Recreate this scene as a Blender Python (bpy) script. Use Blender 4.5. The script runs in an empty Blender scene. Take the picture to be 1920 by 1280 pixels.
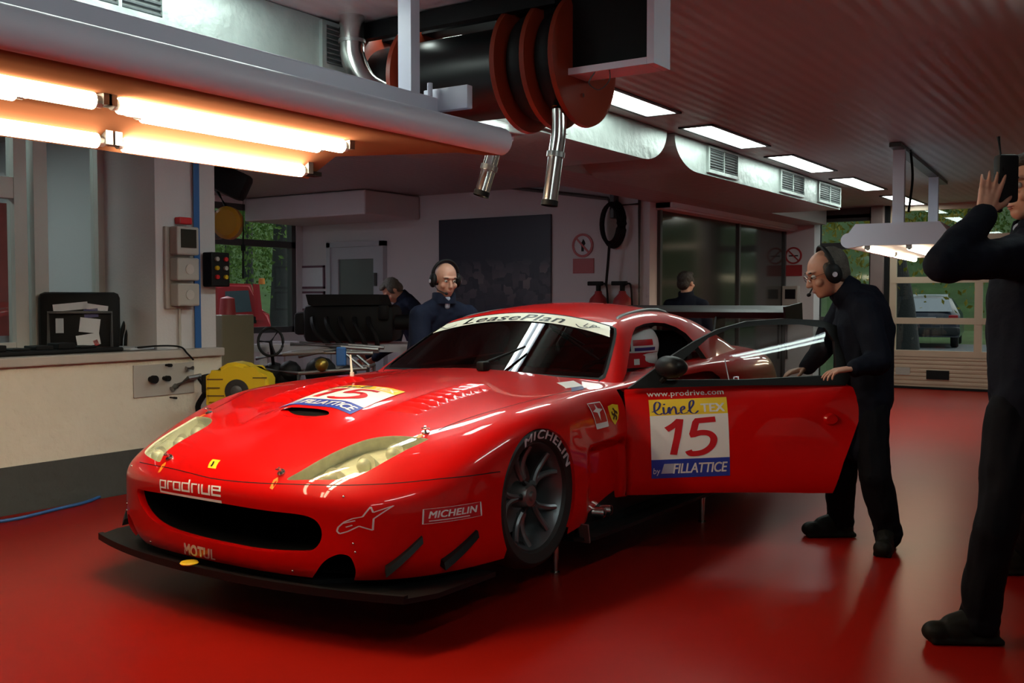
import bpy, bmesh, math, random
import numpy as np
from mathutils import Vector, Matrix, Euler
from mathutils.geometry import delaunay_2d_cdt
random.seed(7); np.random.seed(7)
SC = bpy.context.scene; COL = SC.collection
PI = math.pi
R_ = math.radians

# ---------------------------------------------------------------- camera
F_PX, CAM_H = 1900.0, 1.30
YAW = math.atan((2225-960)/math.hypot(F_PX, 77)); PITCH = math.atan((640-563)/F_PX)
CAM = np.array([0, 0, CAM_H])
_f0 = np.array([-math.sin(YAW), math.cos(YAW), 0.]); _R = np.array([math.cos(YAW), math.sin(YAW), 0.]); _Z = np.array([0, 0, 1.])
_FW = _f0*math.cos(PITCH)-_Z*math.sin(PITCH); _U = _f0*math.sin(PITCH)+_Z*math.cos(PITCH)
cd = bpy.data.cameras.new('camera'); cam = bpy.data.objects.new('camera', cd); COL.objects.link(cam)
cd.sensor_fit = 'HORIZONTAL'; cd.sensor_width = 36.0; cd.lens = 36.0*F_PX/1920.0
cd.clip_start = 0.05; cd.clip_end = 300
cam.matrix_world = Matrix(((_R[0], _U[0], -_FW[0], 0), (_R[1], _U[1], -_FW[1], 0), (_R[2], _U[2], -_FW[2], CAM_H), (0, 0, 0, 1)))
SC.camera = cam
def ray(u, v): return _FW+(u-960)/F_PX*_R+(640-v)/F_PX*_U
def at_z(u, v, z=0.): d = ray(u, v); return CAM+d*((z-CAM_H)/d[2])
def at_x(u, v, x): d = ray(u, v); return CAM+d*(x/d[0])
def at_y(u, v, y): d = ray(u, v); return CAM+d*(y/d[1])
def at_d(u, v, D): return CAM+D*ray(u, v)
def proj(P):
    q = np.asarray(P, float)-CAM; w = q@_FW
    return np.stack([960+F_PX*(q@_R)/w, 640-F_PX*(q@_U)/w, w], -1)

# ---------------------------------------------------------------- view, world
SC.view_settings.view_transform = 'Standard'; SC.view_settings.look = 'None'
SC.view_settings.gamma = 1.0; SC.view_settings.use_curve_mapping = False
SC.view_settings.exposure = 0.5
W = bpy.data.worlds.new('overcast'); SC.world = W; W.use_nodes = True
_n = W.node_tree.nodes; _l = W.node_tree.links
_bg = _n['Background']; _sky = _n.new('ShaderNodeTexSky'); _sky.sky_type = 'HOSEK_WILKIE'
_sky.turbidity = 9.0; _sky.ground_albedo = 0.3; _sky.sun_direction = (0.3, 0.5, 0.6)
_hs = _n.new('ShaderNodeHueSaturation'); _hs.inputs['Saturation'].default_value = 0.35
_l.new(_sky.outputs[0], _hs.inputs['Color']); _l.new(_hs.outputs[0], _bg.inputs['Color'])
_bg.inputs['Strength'].default_value = 2.2

# ---------------------------------------------------------------- materials
def mat(name, col, rough=0.5, metal=0.0, var=0.12, scale=6.0, coat=0.0, bump=0.0, bscale=40.0, spec=0.5, emit=None, estr=0.0):
    m = bpy.data.materials.new(name); m.use_nodes = True
    n = m.node_tree.nodes; l = m.node_tree.links; b = n['Principled BSDF']
    tc = n.new('ShaderNodeTexCoord')
    if var > 0:
        nz = n.new('ShaderNodeTexNoise'); nz.inputs['Scale'].default_value = scale; nz.inputs['Detail'].default_value = 4
        l.new(tc.outputs['Object'], nz.inputs['Vector'])
        mx = n.new('ShaderNodeMix'); mx.data_type = 'RGBA'
        mx.inputs[6].default_value = (*[c*(1-var) for c in col], 1); mx.inputs[7].default_value = (*[min(1, c*(1+var)) for c in col], 1)
        l.new(nz.outputs['Fac'], mx.inputs[0]); l.new(mx.outputs[2], b.inputs['Base Color'])
    else:
        b.inputs['Base Color'].default_value = (*col, 1)
    b.inputs['Roughness'].default_value = rough; b.inputs['Metallic'].default_value = metal
    b.inputs['Specular IOR Level'].default_value = spec
    if coat: b.inputs['Coat Weight'].default_value = coat; b.inputs['Coat Roughness'].default_value = 0.03
    if bump:
        nb = n.new('ShaderNodeTexNoise'); nb.inputs['Scale'].default_value = bscale; nb.inputs['Detail'].default_value = 5
        l.new(tc.outputs['Object'], nb.inputs['Vector'])
        bp = n.new('ShaderNodeBump'); bp.inputs['Strength'].default_value = bump; bp.inputs['Distance'].default_value = 0.02
        l.new(nb.outputs['Fac'], bp.inputs['Height']); l.new(bp.outputs[0], b.inputs['Normal'])
    if emit: b.inputs['Emission Color'].default_value = (*emit, 1); b.inputs['Emission Strength'].default_value = estr
    return m
def glass(name, tint=(1, 1, 1), refl=1.0, rough=0.02, ior=1.5):
    m = bpy.data.materials.new(name); m.use_nodes = True
    n = m.node_tree.nodes; l = m.node_tree.links; n.remove(n['Principled BSDF'])
    o = n['Material Output']; t = n.new('ShaderNodeBsdfTransparent'); t.inputs[0].default_value = (*tint, 1)
    g = n.new('ShaderNodeBsdfGlossy'); g.inputs['Roughness'].default_value = rough; g.inputs[0].default_value = (refl, refl, refl, 1)
    lw = n.new('ShaderNodeLayerWeight'); lw.inputs[0].default_value = .5; f0 = ((ior-1)/(ior+1))**2
    pw = n.new('ShaderNodeMath'); pw.operation = 'POWER'; pw.inputs[1].default_value = 5.0; l.new(lw.outputs['Facing'], pw.inputs[0])
    fr = n.new('ShaderNodeMath'); fr.operation = 'MULTIPLY_ADD'; fr.inputs[1].default_value = 1-f0; fr.inputs[2].default_value = f0; l.new(pw.outputs[0], fr.inputs[0])
    ms = n.new('ShaderNodeMixShader'); l.new(fr.outputs[0], ms.inputs[0]); l.new(t.outputs[0], ms.inputs[1]); l.new(g.outputs[0], ms.inputs[2])
    l.new(ms.outputs[0], o.inputs['Surface']); return m
def lampmat(name, col, s):
    m = bpy.data.materials.new(name); m.use_nodes = True; n = m.node_tree.nodes; l = m.node_tree.links
    n.remove(n['Principled BSDF']); e = n.new('ShaderNodeEmission'); e.inputs[0].default_value = (*col, 1); e.inputs[1].default_value = s
    l.new(e.outputs[0], n['Material Output'].inputs['Surface']); return m

M = {}
M['red'] = mat('rosso_paint', (0.60, 0.0025, 0.002), 0.38, 0, 0.03, 3, coat=.75, spec=.12)
M['carbon'] = mat('carbon_black', (0.006, 0.006, 0.0065), 0.45, 0, 0.3, 60, spec=.22)
M['black'] = mat('matt_black', (0.006, 0.006, 0.007), 0.6, 0, 0.3, 20, spec=.2)
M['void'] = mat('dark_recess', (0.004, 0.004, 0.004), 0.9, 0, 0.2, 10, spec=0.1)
M['rubber'] = mat('tyre_rubber', (0.012, 0.012, 0.012), 0.55, 0, 0.3, 30)
M['rim'] = mat('gunmetal_rim', (0.17, 0.18, 0.19), 0.36, 0.8, 0.15, 12)
M['steel'] = mat('bright_steel', (0.62, 0.62, 0.60), 0.18, 1.0, 0.12, 15)
M['dsteel'] = mat('dull_steel', (0.30, 0.30, 0.30), 0.4, 0.9, 0.2, 15)
M['white'] = mat('white_vinyl', (0.80, 0.80, 0.80), 0.35, 0, 0.04, 8)
M['pink'] = mat('offwhite_lettering', (0.62, 0.56, 0.60), 0.4, 0, 0.05, 8)
M['yellow'] = mat('yellow_vinyl', (0.85, 0.60, 0.03), 0.35, 0, 0.05, 8)
M['blue'] = mat('blue_vinyl', (0.02, 0.05, 0.36), 0.35, 0, 0.05, 8)
M['navyv'] = mat('navy_vinyl', (0.03, 0.03, 0.18), 0.35, 0, 0.05, 8)
M['redv'] = mat('red_vinyl', (0.55, 0.012, 0.02), 0.35, 0, 0.05, 8)
M['blackv'] = mat('black_vinyl', (0.01, 0.01, 0.012), 0.35, 0, 0.05, 8)
M['cream'] = mat('cream_banner', (0.80, 0.76, 0.62), 0.35, 0, 0.05, 8)
M['grey'] = mat('grey_vinyl', (0.45, 0.46, 0.55), 0.35, 0, 0.05, 8)
M['orange'] = mat('orange_vinyl', (0.80, 0.25, 0.02), 0.35, 0, 0.05, 8)

# ---------------------------------------------------------------- object helpers
def link(o, parent=None):
    COL.objects.link(o)
    if parent is not None: o.parent = parent
    return o
def tag(o, label=None, cat=None, group=None, kind=None):
    if label: o['label'] = label
    if cat: o['category'] = cat
    if group: o['group'] = group
    if kind: o['kind'] = kind
    return o
def thing(name, label, cat, loc=(0, 0, 0), rz=0.0, group=None):
    o = bpy.data.objects.new(name, None); COL.objects.link(o); o.empty_display_size = 0.1
    o.location = loc; o.rotation_euler = (0, 0, rz)
    return tag(o, label, cat, group)
def obj(name, bm, m, parent=None, smooth=None, loc=None, rz=None):
    me = bpy.data.meshes.new(name)
    if isinstance(bm, bmesh.types.BMesh):
        bmesh.ops.recalc_face_normals(bm, faces=bm.faces[:]); bm.to_mesh(me); bm.free()
    else: me = bm
    for k in (m if isinstance(m, (list, tuple)) else [m]): me.materials.append(k)
    o = bpy.data.objects.new(name, me)
    if smooth is not None:
        me.shade_smooth()
        me.set_sharp_from_angle(angle=R_(smooth))
    if loc is not None: o.location = loc
    if rz is not None: o.rotation_euler = (0, 0, rz)
    return link(o, parent)
def struct(name, bm, m, parent=None, smooth=None):
    return tag(obj(name, bm, m, parent, smooth), kind='structure')
def nb(): return bmesh.new()
def box(bm, c, s, rot=None, bev=0.0, mi=0):
    r = bmesh.ops.create_cube(bm, size=1.0); vs = r['verts']
    bmesh.ops.scale(bm, vec=Vector(s), verts=vs)
    if bev > 0:
        es = list({e for v in vs for e in v.link_edges})
        rr = bmesh.ops.bevel(bm, geom=es, offset=bev, segments=2, affect='EDGES', profile=0.5)
        vs = list({v for v in rr['verts']} | {v for v in vs if v.is_valid})
    if rot is not None: bmesh.ops.rotate(bm, cent=(0, 0, 0), matrix=Euler(rot).to_matrix() if not isinstance(rot, Matrix) else rot, verts=vs)
    bmesh.ops.translate(bm, vec=Vector(c), verts=vs)
    for f in {f for v in vs for f in v.link_faces}: f.material_index = mi
    return vs
def box2(bm, a, b, bev=0.0, mi=0):
    a = np.minimum(a, b) * 1.0, np.maximum(a, b) * 1.0
    return box(bm, (a[0]+a[1])/2, a[1]-a[0], None, bev, mi)
def frame_of(d, up=(0, 0, 1)):
    d = Vector(d).normalized(); up = Vector(up)
    if abs(d.dot(up)) > 0.98: up = Vector((1, 0, 0))
    x = d.cross(up).normalized(); y = x.cross(d).normalized(); return x, y, d
def cyl(bm, a, b, r0, r1=None, n=20, caps=True, mi=0):
    a = Vector(a); b = Vector(b); r1 = r0 if r1 is None else r1; x, y, _ = frame_of(b-a)
    A = []; B = []
    for i in range(n):
        t = 2*PI*i/n; o = x*math.cos(t)+y*math.sin(t); A.append(bm.verts.new(a+o*r0)); B.append(bm.verts.new(b+o*r1))
    fs = [bm.faces.new((A[i], A[(i+1) % n], B[(i+1) % n], B[i])) for i in range(n)]
    if caps: fs += [bm.faces.new(A[::-1]), bm.faces.new(B)]
    for f in fs: f.material_index = mi
    return A+B
def tube(bm, pts, r, n=10, closed=False, mi=0, caps=True):
    pts = [Vector(p) for p in pts]; N = len(pts); rings = []; px = None
    rr = r if hasattr(r, '__len__') else [r]*N
    for i, p in enumerate(pts):
        if closed: d = pts[(i+1) % N]-pts[i-1]
        else: d = pts[min(i+1, N-1)]-pts[max(i-1, 0)]
        d.normalize()
        if px is None: x, y, _ = frame_of(d)
        else:
            x = (px-d*px.dot(d)).normalized(); y = d.cross(x)
        px = x
        rings.append([bm.verts.new(p+(x*math.cos(2*PI*k/n)+y*math.sin(2*PI*k/n))*rr[i]) for k in range(n)])
    m = N if closed else N-1
    for i in range(m):
        a = rings[i]; b = rings[(i+1) % N]
        for k in range(n):
            f = bm.faces.new((a[k], a[(k+1) % n], b[(k+1) % n], b[k])); f.material_index = mi
    if not closed and caps:
        for q in (rings[0][::-1], rings[-1]): bm.faces.new(q).material_index = mi
def spline(pts, n=8, closed=False):
    P = [np.array(p, float) for p in pts]; N = len(P); out = []
    rng = range(N) if closed else range(N-1)
    for i in rng:
        if closed: a, b, c, d = P[i-1], P[i], P[(i+1) % N], P[(i+2) % N]
        else: a, b, c, d = P[max(i-1, 0)], P[i], P[i+1], P[min(i+2, N-1)]
        for k in range(n):
            t = k/n; out.append(0.5*((2*b)+(c-a)*t+(2*a-5*b+4*c-d)*t*t+(3*b-a-3*c+d)*t**3))
    if not closed: out.append(P[-1])
    return out
def lathe(bm, prof, n=48, axis='Z', c=(0, 0, 0), mi=0, close=False):
    """prof: (r, h) pairs"""
    rings = []
    for r, h in prof:
        ring = []
        for k in range(n):
            t = 2*PI*k/n; x, y = r*math.cos(t), r*math.sin(t)
            p = {'Z': (x, y, h), 'X': (h, x, y), 'Y': (x, h, y)}[axis]
            ring.append(bm.verts.new((p[0]+c[0], p[1]+c[1], p[2]+c[2])))
        rings.append(ring)
    m = len(rings) if close else len(rings)-1
    for i in range(m):
        a = rings[i]; b = rings[(i+1) % len(rings)]
        for k in range(n):
            f = bm.faces.new((a[k], a[(k+1) % n], b[(k+1) % n], b[k])); f.material_index = mi
    bmesh.ops.remove_doubles(bm, verts=[v for r in rings for v in r], dist=1e-6)
def prism(bm, pts2, fn, d0, d1, mi=0, bev=0.0):
    """polygon pts2 mapped by fn(x, y, depth) and extruded between d0 and d1"""
    A = [bm.verts.new(fn(x, y, d0)) for x, y in pts2]; B = [bm.verts.new(fn(x, y, d1)) for x, y in pts2]; n = len(A)
    fs = [bm.faces.new(A[::-1]), bm.faces.new(B)]+[bm.faces.new((A[i], A[(i+1) % n], B[(i+1) % n], B[i])) for i in range(n)]
    for f in fs: f.material_index = mi
    return A+B
def arrays(me):
    n = len(me.vertices); a = np.empty(n*3); me.vertices.foreach_get('co', a); return a.reshape(-1, 3)
def text_mesh(body, size=1.0, shear=0.0, bold=0.0, ls=1.0, sub=0.0, ext=0.0):
    """letters as a flat mesh; returns (verts Nx2, faces), origin at left end of baseline"""
    c = bpy.data.curves.new('txt', 'FONT'); c.body = body; c.size = size; c.shear = shear; c.space_character = ls; c.resolution_u = 4
    o = bpy.data.objects.new('txt', c); COL.objects.link(o)
    dg = bpy.context.evaluated_depsgraph_get(); me = bpy.data.meshes.new_from_object(o.evaluated_get(dg))
    bpy.data.objects.remove(o); bpy.data.curves.remove(c)
    bm = nb(); bm.from_mesh(me); bpy.data.meshes.remove(me)
    bmesh.ops.remove_doubles(bm, verts=bm.verts[:], dist=size*1e-5)
    if sub > 0:
        xs = [v.co.x for v in bm.verts]
        for x in np.arange(min(xs)+sub, max(xs), sub*2): bmesh.ops.bisect_plane(bm, geom=bm.verts[:]+bm.edges[:]+bm.faces[:], plane_co=(x, 0, 0), plane_no=(1, 0, 0), dist=1e-6)
    V = np.array([v.co[:] for v in bm.verts])[:, :2]; bm.verts.index_update(); Fc = [[v.index for v in f.verts] for f in bm.faces]; bm.free()
    if bold > 0:          # heavier strokes: the outline repeated a stroke's fraction to each side
        n = len(V); sh = [(0, 0), (bold, bold*.6), (-bold, bold*.6), (bold, -bold*.6), (-bold, -bold*.6)]
        Fc = [[i+n*k for i in f] for k in range(5) for f in Fc]; V = np.concatenate([V+np.array(d)*size for d in sh])
    return V, Fc
def fit01(V):
    lo = V.min(0); hi = V.max(0); return (V-lo)/(hi-lo)
def mesh_from(V, Fc, name='mesh'):
    me = bpy.data.meshes.new(name); me.from_pydata([tuple(v) for v in V], [], [tuple(f) for f in Fc]); me.update(); return me
# ================================================================ the workshop
def wave_bump(m, scale, direction='X', strength=.3, dist=.01):
    n = m.node_tree.nodes; l = m.node_tree.links; b = n['Principled BSDF']; tc = n.new('ShaderNodeTexCoord'); w = n.new('ShaderNodeTexWave')
    w.wave_type = 'BANDS'; w.bands_direction = direction; w.inputs['Scale'].default_value = scale
    l.new(tc.outputs['Object'], w.inputs['Vector']); bp = n.new('ShaderNodeBump'); bp.inputs['Strength'].default_value = strength; bp.inputs['Distance'].default_value = dist
    l.new(w.outputs['Fac'], bp.inputs['Height']); l.new(bp.outputs[0], b.inputs['Normal']); return m
M['floor'] = mat('red_epoxy', (0.25, 0.006, 0.003), .33, 0, .16, 1.2, bump=.02, bscale=6, spec=.10)
M['plaster'] = mat('rough_white_plaster', (0.66, 0.62, 0.53), .9, 0, .07, 5, bump=1.0, bscale=14)
M['band'] = mat('dark_grey_band', (0.055, 0.062, 0.060), .7, 0, .12, 6, bump=.8, bscale=14)
M['wall'] = mat('white_wall', (0.56, 0.54, 0.56), .7, 0, .04, 2, bump=.1, bscale=60)
M['ceil'] = wave_bump(mat('slatted_ceiling', (0.33, 0.31, 0.31), .45, 0, .04, 2), 3.2, 'X', .35, .01)
M['ledge'] = mat('stone_ledge', (0.42, 0.39, 0.36), .5, 0, .12, 8)
M['alu'] = mat('pale_frame', (0.50, 0.47, 0.44), .45, .2, .05, 6)
M['dframe'] = mat('dark_frame', (0.06, 0.06, 0.062), .45, .2, .08, 6)
M['galv'] = mat('galvanised_sheet', (0.36, 0.41, 0.39), .42, .35, .10, 14, bump=.5, bscale=9)
M['beige'] = mat('beige_panel', (0.50, 0.38, 0.28), .5, 0, .08, 4)
M['box'] = mat('grey_plastic', (0.40, 0.38, 0.35), .5, 0, .05, 6)
M['bluepipe'] = mat('blue_pipe', (0.02, 0.11, 0.33), .4, 0, .06, 6)
M['pane'] = glass('window_pane', (.80, .86, .85), 1, .01, 1.5)
M['shutter'] = mat('dark_partition_glass', (0.026, 0.024, 0.023), .12, 0, .12, 3, spec=.5)
M['fix'] = mat('lamp_housing', (0.66, 0.66, 0.78), .35, 0, .04, 3)
M['fixin'] = mat('lamp_reflector', (0.15, 0.060, 0.032), 1.0, 0, .04, 3, spec=0)
M['tube'] = lampmat('warm_tube', (1.0, 0.82, 0.55), 52.0)
M['tube2'] = lampmat('far_warm_tube', (1.0, 0.80, 0.52), 17.0)
M['cool'] = lampmat('cool_diffuser', (0.86, 1.0, 0.93), 10.5)
M['coolt'] = lampmat('cool_tube', (0.82, 1.0, 0.93), 16.0)
M['reel'] = mat('orange_reel', (0.24, 0.028, 0.010), .4, 0, .08, 6)
M['grass'] = mat('grass_bank', (0.09, 0.17, 0.05), .9, 0, .55, 1.6, bump=.6, bscale=6)
M['road'] = mat('asphalt', (0.17, 0.18, 0.19), .8, 0, .1, 4)
M['bark'] = mat('bark', (0.045, 0.045, 0.05), .9, 0, .3, 20, bump=.6, bscale=25)
M['leaf'] = mat('leaves', (0.12, 0.22, 0.035), .8, 0, .5, 3)
M['leafy'] = mat('yellow_leaves', (0.36, 0.30, 0.03), .8, 0, .4, 3)
M['paper'] = mat('paper', (0.62, 0.64, 0.68), .7, 0, .06, 12)
M['signred'] = mat('sign_red', (0.34, 0.03, 0.035), .45, 0, .06, 12)
M['ywall'] = mat('yellow_plastic', (0.62, 0.42, 0.01), .4, 0, .06, 6)
M['olive'] = mat('olive_cabinet', (0.20, 0.19, 0.12), .5, 0, .08, 6)
M['greyl'] = mat('light_grey_paint', (0.42, 0.45, 0.50), .5, 0, .05, 6)
WX = -5.92
# --- shell
bm = nb(); box2(bm, (-11.0, -4.2, -.12), (3.6, 15.8, 0)); struct('floor', bm, M['floor'])
bm = nb(); box2(bm, (-11.0, -4.2, 2.7), (3.6, 15.85, 2.82)); struct('ceiling', bm, M['ceil'])
bm = nb(); box2(bm, (WX-.7, -4.2, 0), (WX, 5.03, .895)); struct('wall_left', bm, M['plaster'])
bm = nb(); box2(bm, (WX, -4.2, 0), (WX+.012, 5.03, .292)); struct('baseboard_left', bm, M['band'])
bm = nb(); box2(bm, (WX-.70, -4.2, .897), (WX+.05, 5.02, .955), .008); struct('trim_1', bm, M['ledge'])
bm = nb(); box2(bm, (-6.62, 4.52, .955), (-5.99, 5.04, 2.7)); struct('trim_2', bm, M['wall'])
bm = nb(); box2(bm, (-11.0, 5.04, 0), (-6.62, 5.2, 2.7)); struct('wall_alcove', bm, M['wall'])
bm = nb(); box2(bm, (-11.0, 10.7, 0), (-5.2, 10.85, 2.7)); struct('wall_back', bm, M['wall'])
bm = nb(); box2(bm, (-5.35, 10.85, 0), (-5.2, 15.75, 2.7)); struct('wall_side', bm, M['wall'])
bm = nb(); box2(bm, (-5.2, 15.4, 0), (-4.73, 15.75, 2.7)); struct('trim_3', bm, M['wall'])
bm = nb(); box2(bm, (3.45, -4.2, 0), (3.6, 15.75, 2.7)); struct('wall_right', bm, M['wall'])
bm = nb(); box2(bm, (-11.0, -4.35, 0), (3.6, -4.2, 2.7)); struct('wall_front', bm, M['wall'])
# bay wall with a window (x = -10.8)
bm = nb(); X = -10.8
for a, b in (((X-.15, 5.2, 0), (X, 9.0, 2.7)), ((X-.15, 9.0, 0), (X, 10.7, .84)), ((X-.15, 9.0, 2.62), (X, 10.7, 2.7)), ((X-.15, 10.58, .84), (X, 10.7, 2.62))): box2(bm, a, b)
struct('wall_bay', bm, M['wall'])
w1 = thing('window_1', None, None, (X-.07, 9.8, 0)); tag(w1, kind='structure')
bm = nb()
for y in (-.78, .74): box2(bm, (-.05, y-.04, .84), (.05, y+.04, 2.62))
for z in (.88, 2.10, 2.58): box2(bm, (-.05, -.8, z-.045), (.05, .78, z+.045))
obj('window_frame', bm, M['dframe'], w1); bm = nb(); box2(bm, (-.006, -.76, .88), (.006, .74, 2.58)); obj('pane', bm, M['pane'], w1)
# office glazing above the ledge (x = -6.62)
w2 = thing('window_2', None, None, (-6.62, 4.0, .955)); tag(w2, kind='structure')
bm = nb(); box2(bm, (-.04, -8, 1.30), (.04, .0, 1.745)) if False else None
bm.free(); bm = nb()
for y, wd in ((.03, .05), (-.115, .045), (.50, .03), (-1.6, .06), (-3.4, .06)): box2(bm, (-.04, y-wd, 0), (.05, y+wd, 1.745))
for z, h in ((.03, .03), (1.10, .07), (1.72, .025)): box2(bm, (-.035, -8, z-h), (.045, -.08, z+h))
box2(bm, (-.035, .03, 0), (.045, .52, .04)); box2(bm, (-.035, .03, 1.70), (.045, .52, 1.745))
obj('window_frame', bm, M['alu'], w2)
bm = nb(); box2(bm, (-.006, -8, .03), (.006, .5, 1.72)); obj('pane', bm, M['pane'], w2)
# office beyond the glazing
bm = nb(); box2(bm, (-9.6, -4.2, 0), (-9.5, 5.04, 2.7)); struct('wall_office', bm, M['greyl'])
# --- ceiling troffers
lamps = [(6.35, 7.0), (7.66, 8.95), (9.65, 11.05), (11.8, 13.25), (14.1, 15.6), (3.95, 4.9), (1.95, 3.3)]
where = ['just right of the orange hose reels', 'above the notch between the two ducts', 'above the first grille pair of the far duct', 'above the end grille of the far duct', 'farthest one, behind the white lamp posts', 'hidden above and behind the hose reels', 'nearest the camera over the big work lamp']
for (y0, y1), wh in zip(lamps, where):
    if y0 == 6.35: y0 = 5.7
    t = thing('ceiling_light', 'cool white ceiling light panel '+wh, 'light', (-3.31, (y0+y1)/2, 2.7), 0, 'ceiling light panels')
    L = (y1-y0)/2; bm = nb()
    for a, b in (((-.15, -L-.03, -.012), (-.12, L+.03, 0)), ((.12, -L-.03, -.012), (.15, L+.03, 0)), ((-.15, -L-.03, -.012), (.15, -L, 0)), ((-.15, L, -.012), (.15, L+.03, 0))): box2(bm, a, b)
    obj('light_frame', bm, M['dframe'], t); bm = nb(); box2(bm, (-.12, -L, -.008), (.12, L, -.001)); obj('diffuser', bm, M['cool'], t)
t = thing('ceiling_light', 'office ceiling light behind the glazing above the ledge', 'light', (-8.0, 2.6, 2.7)); bm = nb(); box2(bm, (-.15, -1.5, -.03), (.15, 1.5, -.002)); obj('light_frame', bm, M['dframe'], t); bm = nb(); box2(bm, (-.12, -1.45, -.036), (.12, 1.45, -.031)); obj('diffuser', bm, lampmat('office_diffuser', (.86, 1, .95), 14), t)
def strip_light(lb, x, y0, y1, z=2.70):
    t = thing('strip_light', lb, 'light', (x, (y0+y1)/2, z), 0, 'twin tube strip lights'); L = (y1-y0)/2
    bm = nb(); box2(bm, (-.09, -L-.05, -.04), (.09, L+.05, -.001)); obj('light_base', bm, M['fix'], t)
    for sx in (-.05, .05): bm = nb(); cyl(bm, (sx, -L, -.06), (sx, L, -.06), .022, n=12); obj('tube', bm, M['coolt'], t, 40)
strip_light('twin tube strip light on the ceiling right of the car, beyond the frame', -.32, 4.2, 5.3)
strip_light('added unseen twin tube fill light on the ceiling right of the camera', -.32, 1.0, 2.4)  # off-frame strip added to brighten the side of the work lamp housing
strip_light('added unseen twin tube fill light on the ceiling behind the camera', .6, -1.5, 0.0)  # unseen strip added as cool fill from the camera side
t = thing('ceiling_light', 'added fill light for the back bay, hidden behind the big work lamp', 'light', (-8.2, 6.2, 2.7)); bm = nb(); box2(bm, (-.15, -.7, -.03), (.15, .7, -.002)); obj('light_frame', bm, M['dframe'], t); bm = nb(); box2(bm, (-.12, -.66, -.036), (.12, .66, -.031)); obj('diffuser', bm, lampmat('bay_fill_diffuser', (.86, .92, 1), 34), t)  # panel added out of sight to lift the dark back wall
strip_light('twin tube strip light under the galvanised duct beside the hose reels', -3.90, 4.35, 5.70, 2.418)
# --- air ducts
def duct_panel(name, pts, label, grilles):
    t = thing(name, label, 'duct', (-3.6, pts[0][0], 2.42))
    bm = nb(); y0 = pts[0][0]
    prism(bm, [(y-y0, z-2.42) for y, z in pts], lambda x, y, d: (d, x, y), 0, -.95); obj('duct_body', bm, M['galv'], t)
    for (a, b) in grilles:
        bm = nb()
        for p, q in (((0, a-.04), (.30, a)), ((0, b), (.30, b+.04)),): pass
        zl, zh = 2.475, 2.665
        for c, d in (((a-.03, zl-.03), (a, zh+.02)), ((b, zl-.03), (b+.03, zh+.02)), ((a, zl-.03), (b, zl)), ((a, zh), (b, zh+.02)), (((a+b)/2-.008, zl), ((a+b)/2+.008, zh))):
            box2(bm, (.0, c[0]-y0, c[1]-2.42), (.022, d[0]-y0, d[1]-2.42))
        g = obj('grille', bm, M['galv'], t)
        bm = nb(); box2(bm, (.001, a-y0, zl-2.42), (.006, b-y0, zh-2.42)); n = 8
        for k in range(n): box(bm, (.012, (a+b)/2-y0, zl+(k+.5)*(zh-zl)/n-2.42), (.016, b-a, .006), (0, R_(30), 0))
        obj('louvre', bm, M.setdefault('louv', mat('grille_slats', (.16, .18, .18), .5, .3, .1, 20)), g)
    return t
arc = [(7.72-.42*(1-math.cos(a)), 2.42+.27*(1-math.sin(a))) for a in np.linspace(0, PI/2, 10)]
duct_panel('air_duct', [(-3., 2.42), (-3., 2.695), (7.72, 2.695)]+[(7.72-.44*(1-math.cos(a)), 2.69-.27*math.sin(a)) for a in np.linspace(0, PI/2, 10)], 'galvanised ceiling duct with rounded end behind the orange hose reels', [(3.72, 4.4), (5.45, 6.05), (2.35, 2.75)])
duct_panel('air_duct', [(12.74, 2.42), (12.74, 2.695), (7.87, 2.695)]+[(7.87+.48*(1-math.cos(a)), 2.69-.27*math.sin(a)) for a in np.linspace(0, PI/2, 10)], 'galvanised ceiling duct with two-pane grilles running to the far doors', [(8.58, 9.26), (10.52, 11.27), (11.85, 12.68)])
bm = nb(); box2(bm, (-5.2, 5.5, 2.44), (-4.55, 15.4, 2.7)); struct('trim_4', bm, M['ceil'])
bm = nb(); box2(bm, (-5.22, 10.86, 2.38), (-4.98, 15.4, 2.44)); box2(bm, (-5.2, 10.86, 2.36), (-5.02, 15.4, 2.56)); struct('trim_5', bm, M['wall'])
# boxed duct in the bay
t = tag(obj('boxed_duct', (lambda b: (box2(b, (-10.8, 9.6, 2.38), (-8.6, 10.69, 2.69), .02), b)[1])(nb()), M['wall']), 'white boxed duct along the top of the back wall above the pale door', 'duct')
# --- back wall fittings (y = 10.7)
Y = 10.70
def plate_y(name, px, y, th, m, label=None, cat=None, par=None, kind=None):
    a = at_y(px[0], px[1], y); b = at_y(px[2], px[3], y); bm = nb(); box2(bm, (a[0], y-th, b[2]), (b[0], y, a[2]), min(.006, th/3))
    o = obj(name, bm, m, par); return tag(o, label, cat, None, kind)
d1 = thing('door_1', None, None, (at_y(672, 600, Y)[0], Y, 0)); tag(d1, kind='structure')
xl, xr = at_y(620, 500, Y)[0], at_y(726, 500, Y)[0]; xm = d1.location.x; zt = 2.12
bm = nb()
for a, b in (((xl, 0), (xl+.07, zt)), ((xr-.07, 0), (xr, zt)), ((xl, zt-.07), (xr, zt))): box2(bm, (a[0]-xm, -.09, a[1]), (b[0]-xm, 0, b[1]))
obj('door_frame', bm, M['greyl'], d1)
bm = nb()
for a, b in (((xl+.07, 0), (xl+.20, zt-.07)), ((xr-.20, 0), (xr-.07, zt-.07)), ((xl+.2, zt-.24), (xr-.2, zt-.07)), ((xl+.2, 0), (xr-.2, .5))): box2(bm, (a[0]-xm, -.06, a[1]), (b[0]-xm, 0, b[1]))
obj('door_leaf', bm, M['greyl'], d1)
bm = nb(); box2(bm, (xl+.2-xm, -.035, .5), (xr-.2-xm, -.02, zt-.24)); obj('door_glass', bm, mat('obscure_glass', (.10, .125, .115), .3, 0, .08, 4), d1)
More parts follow.
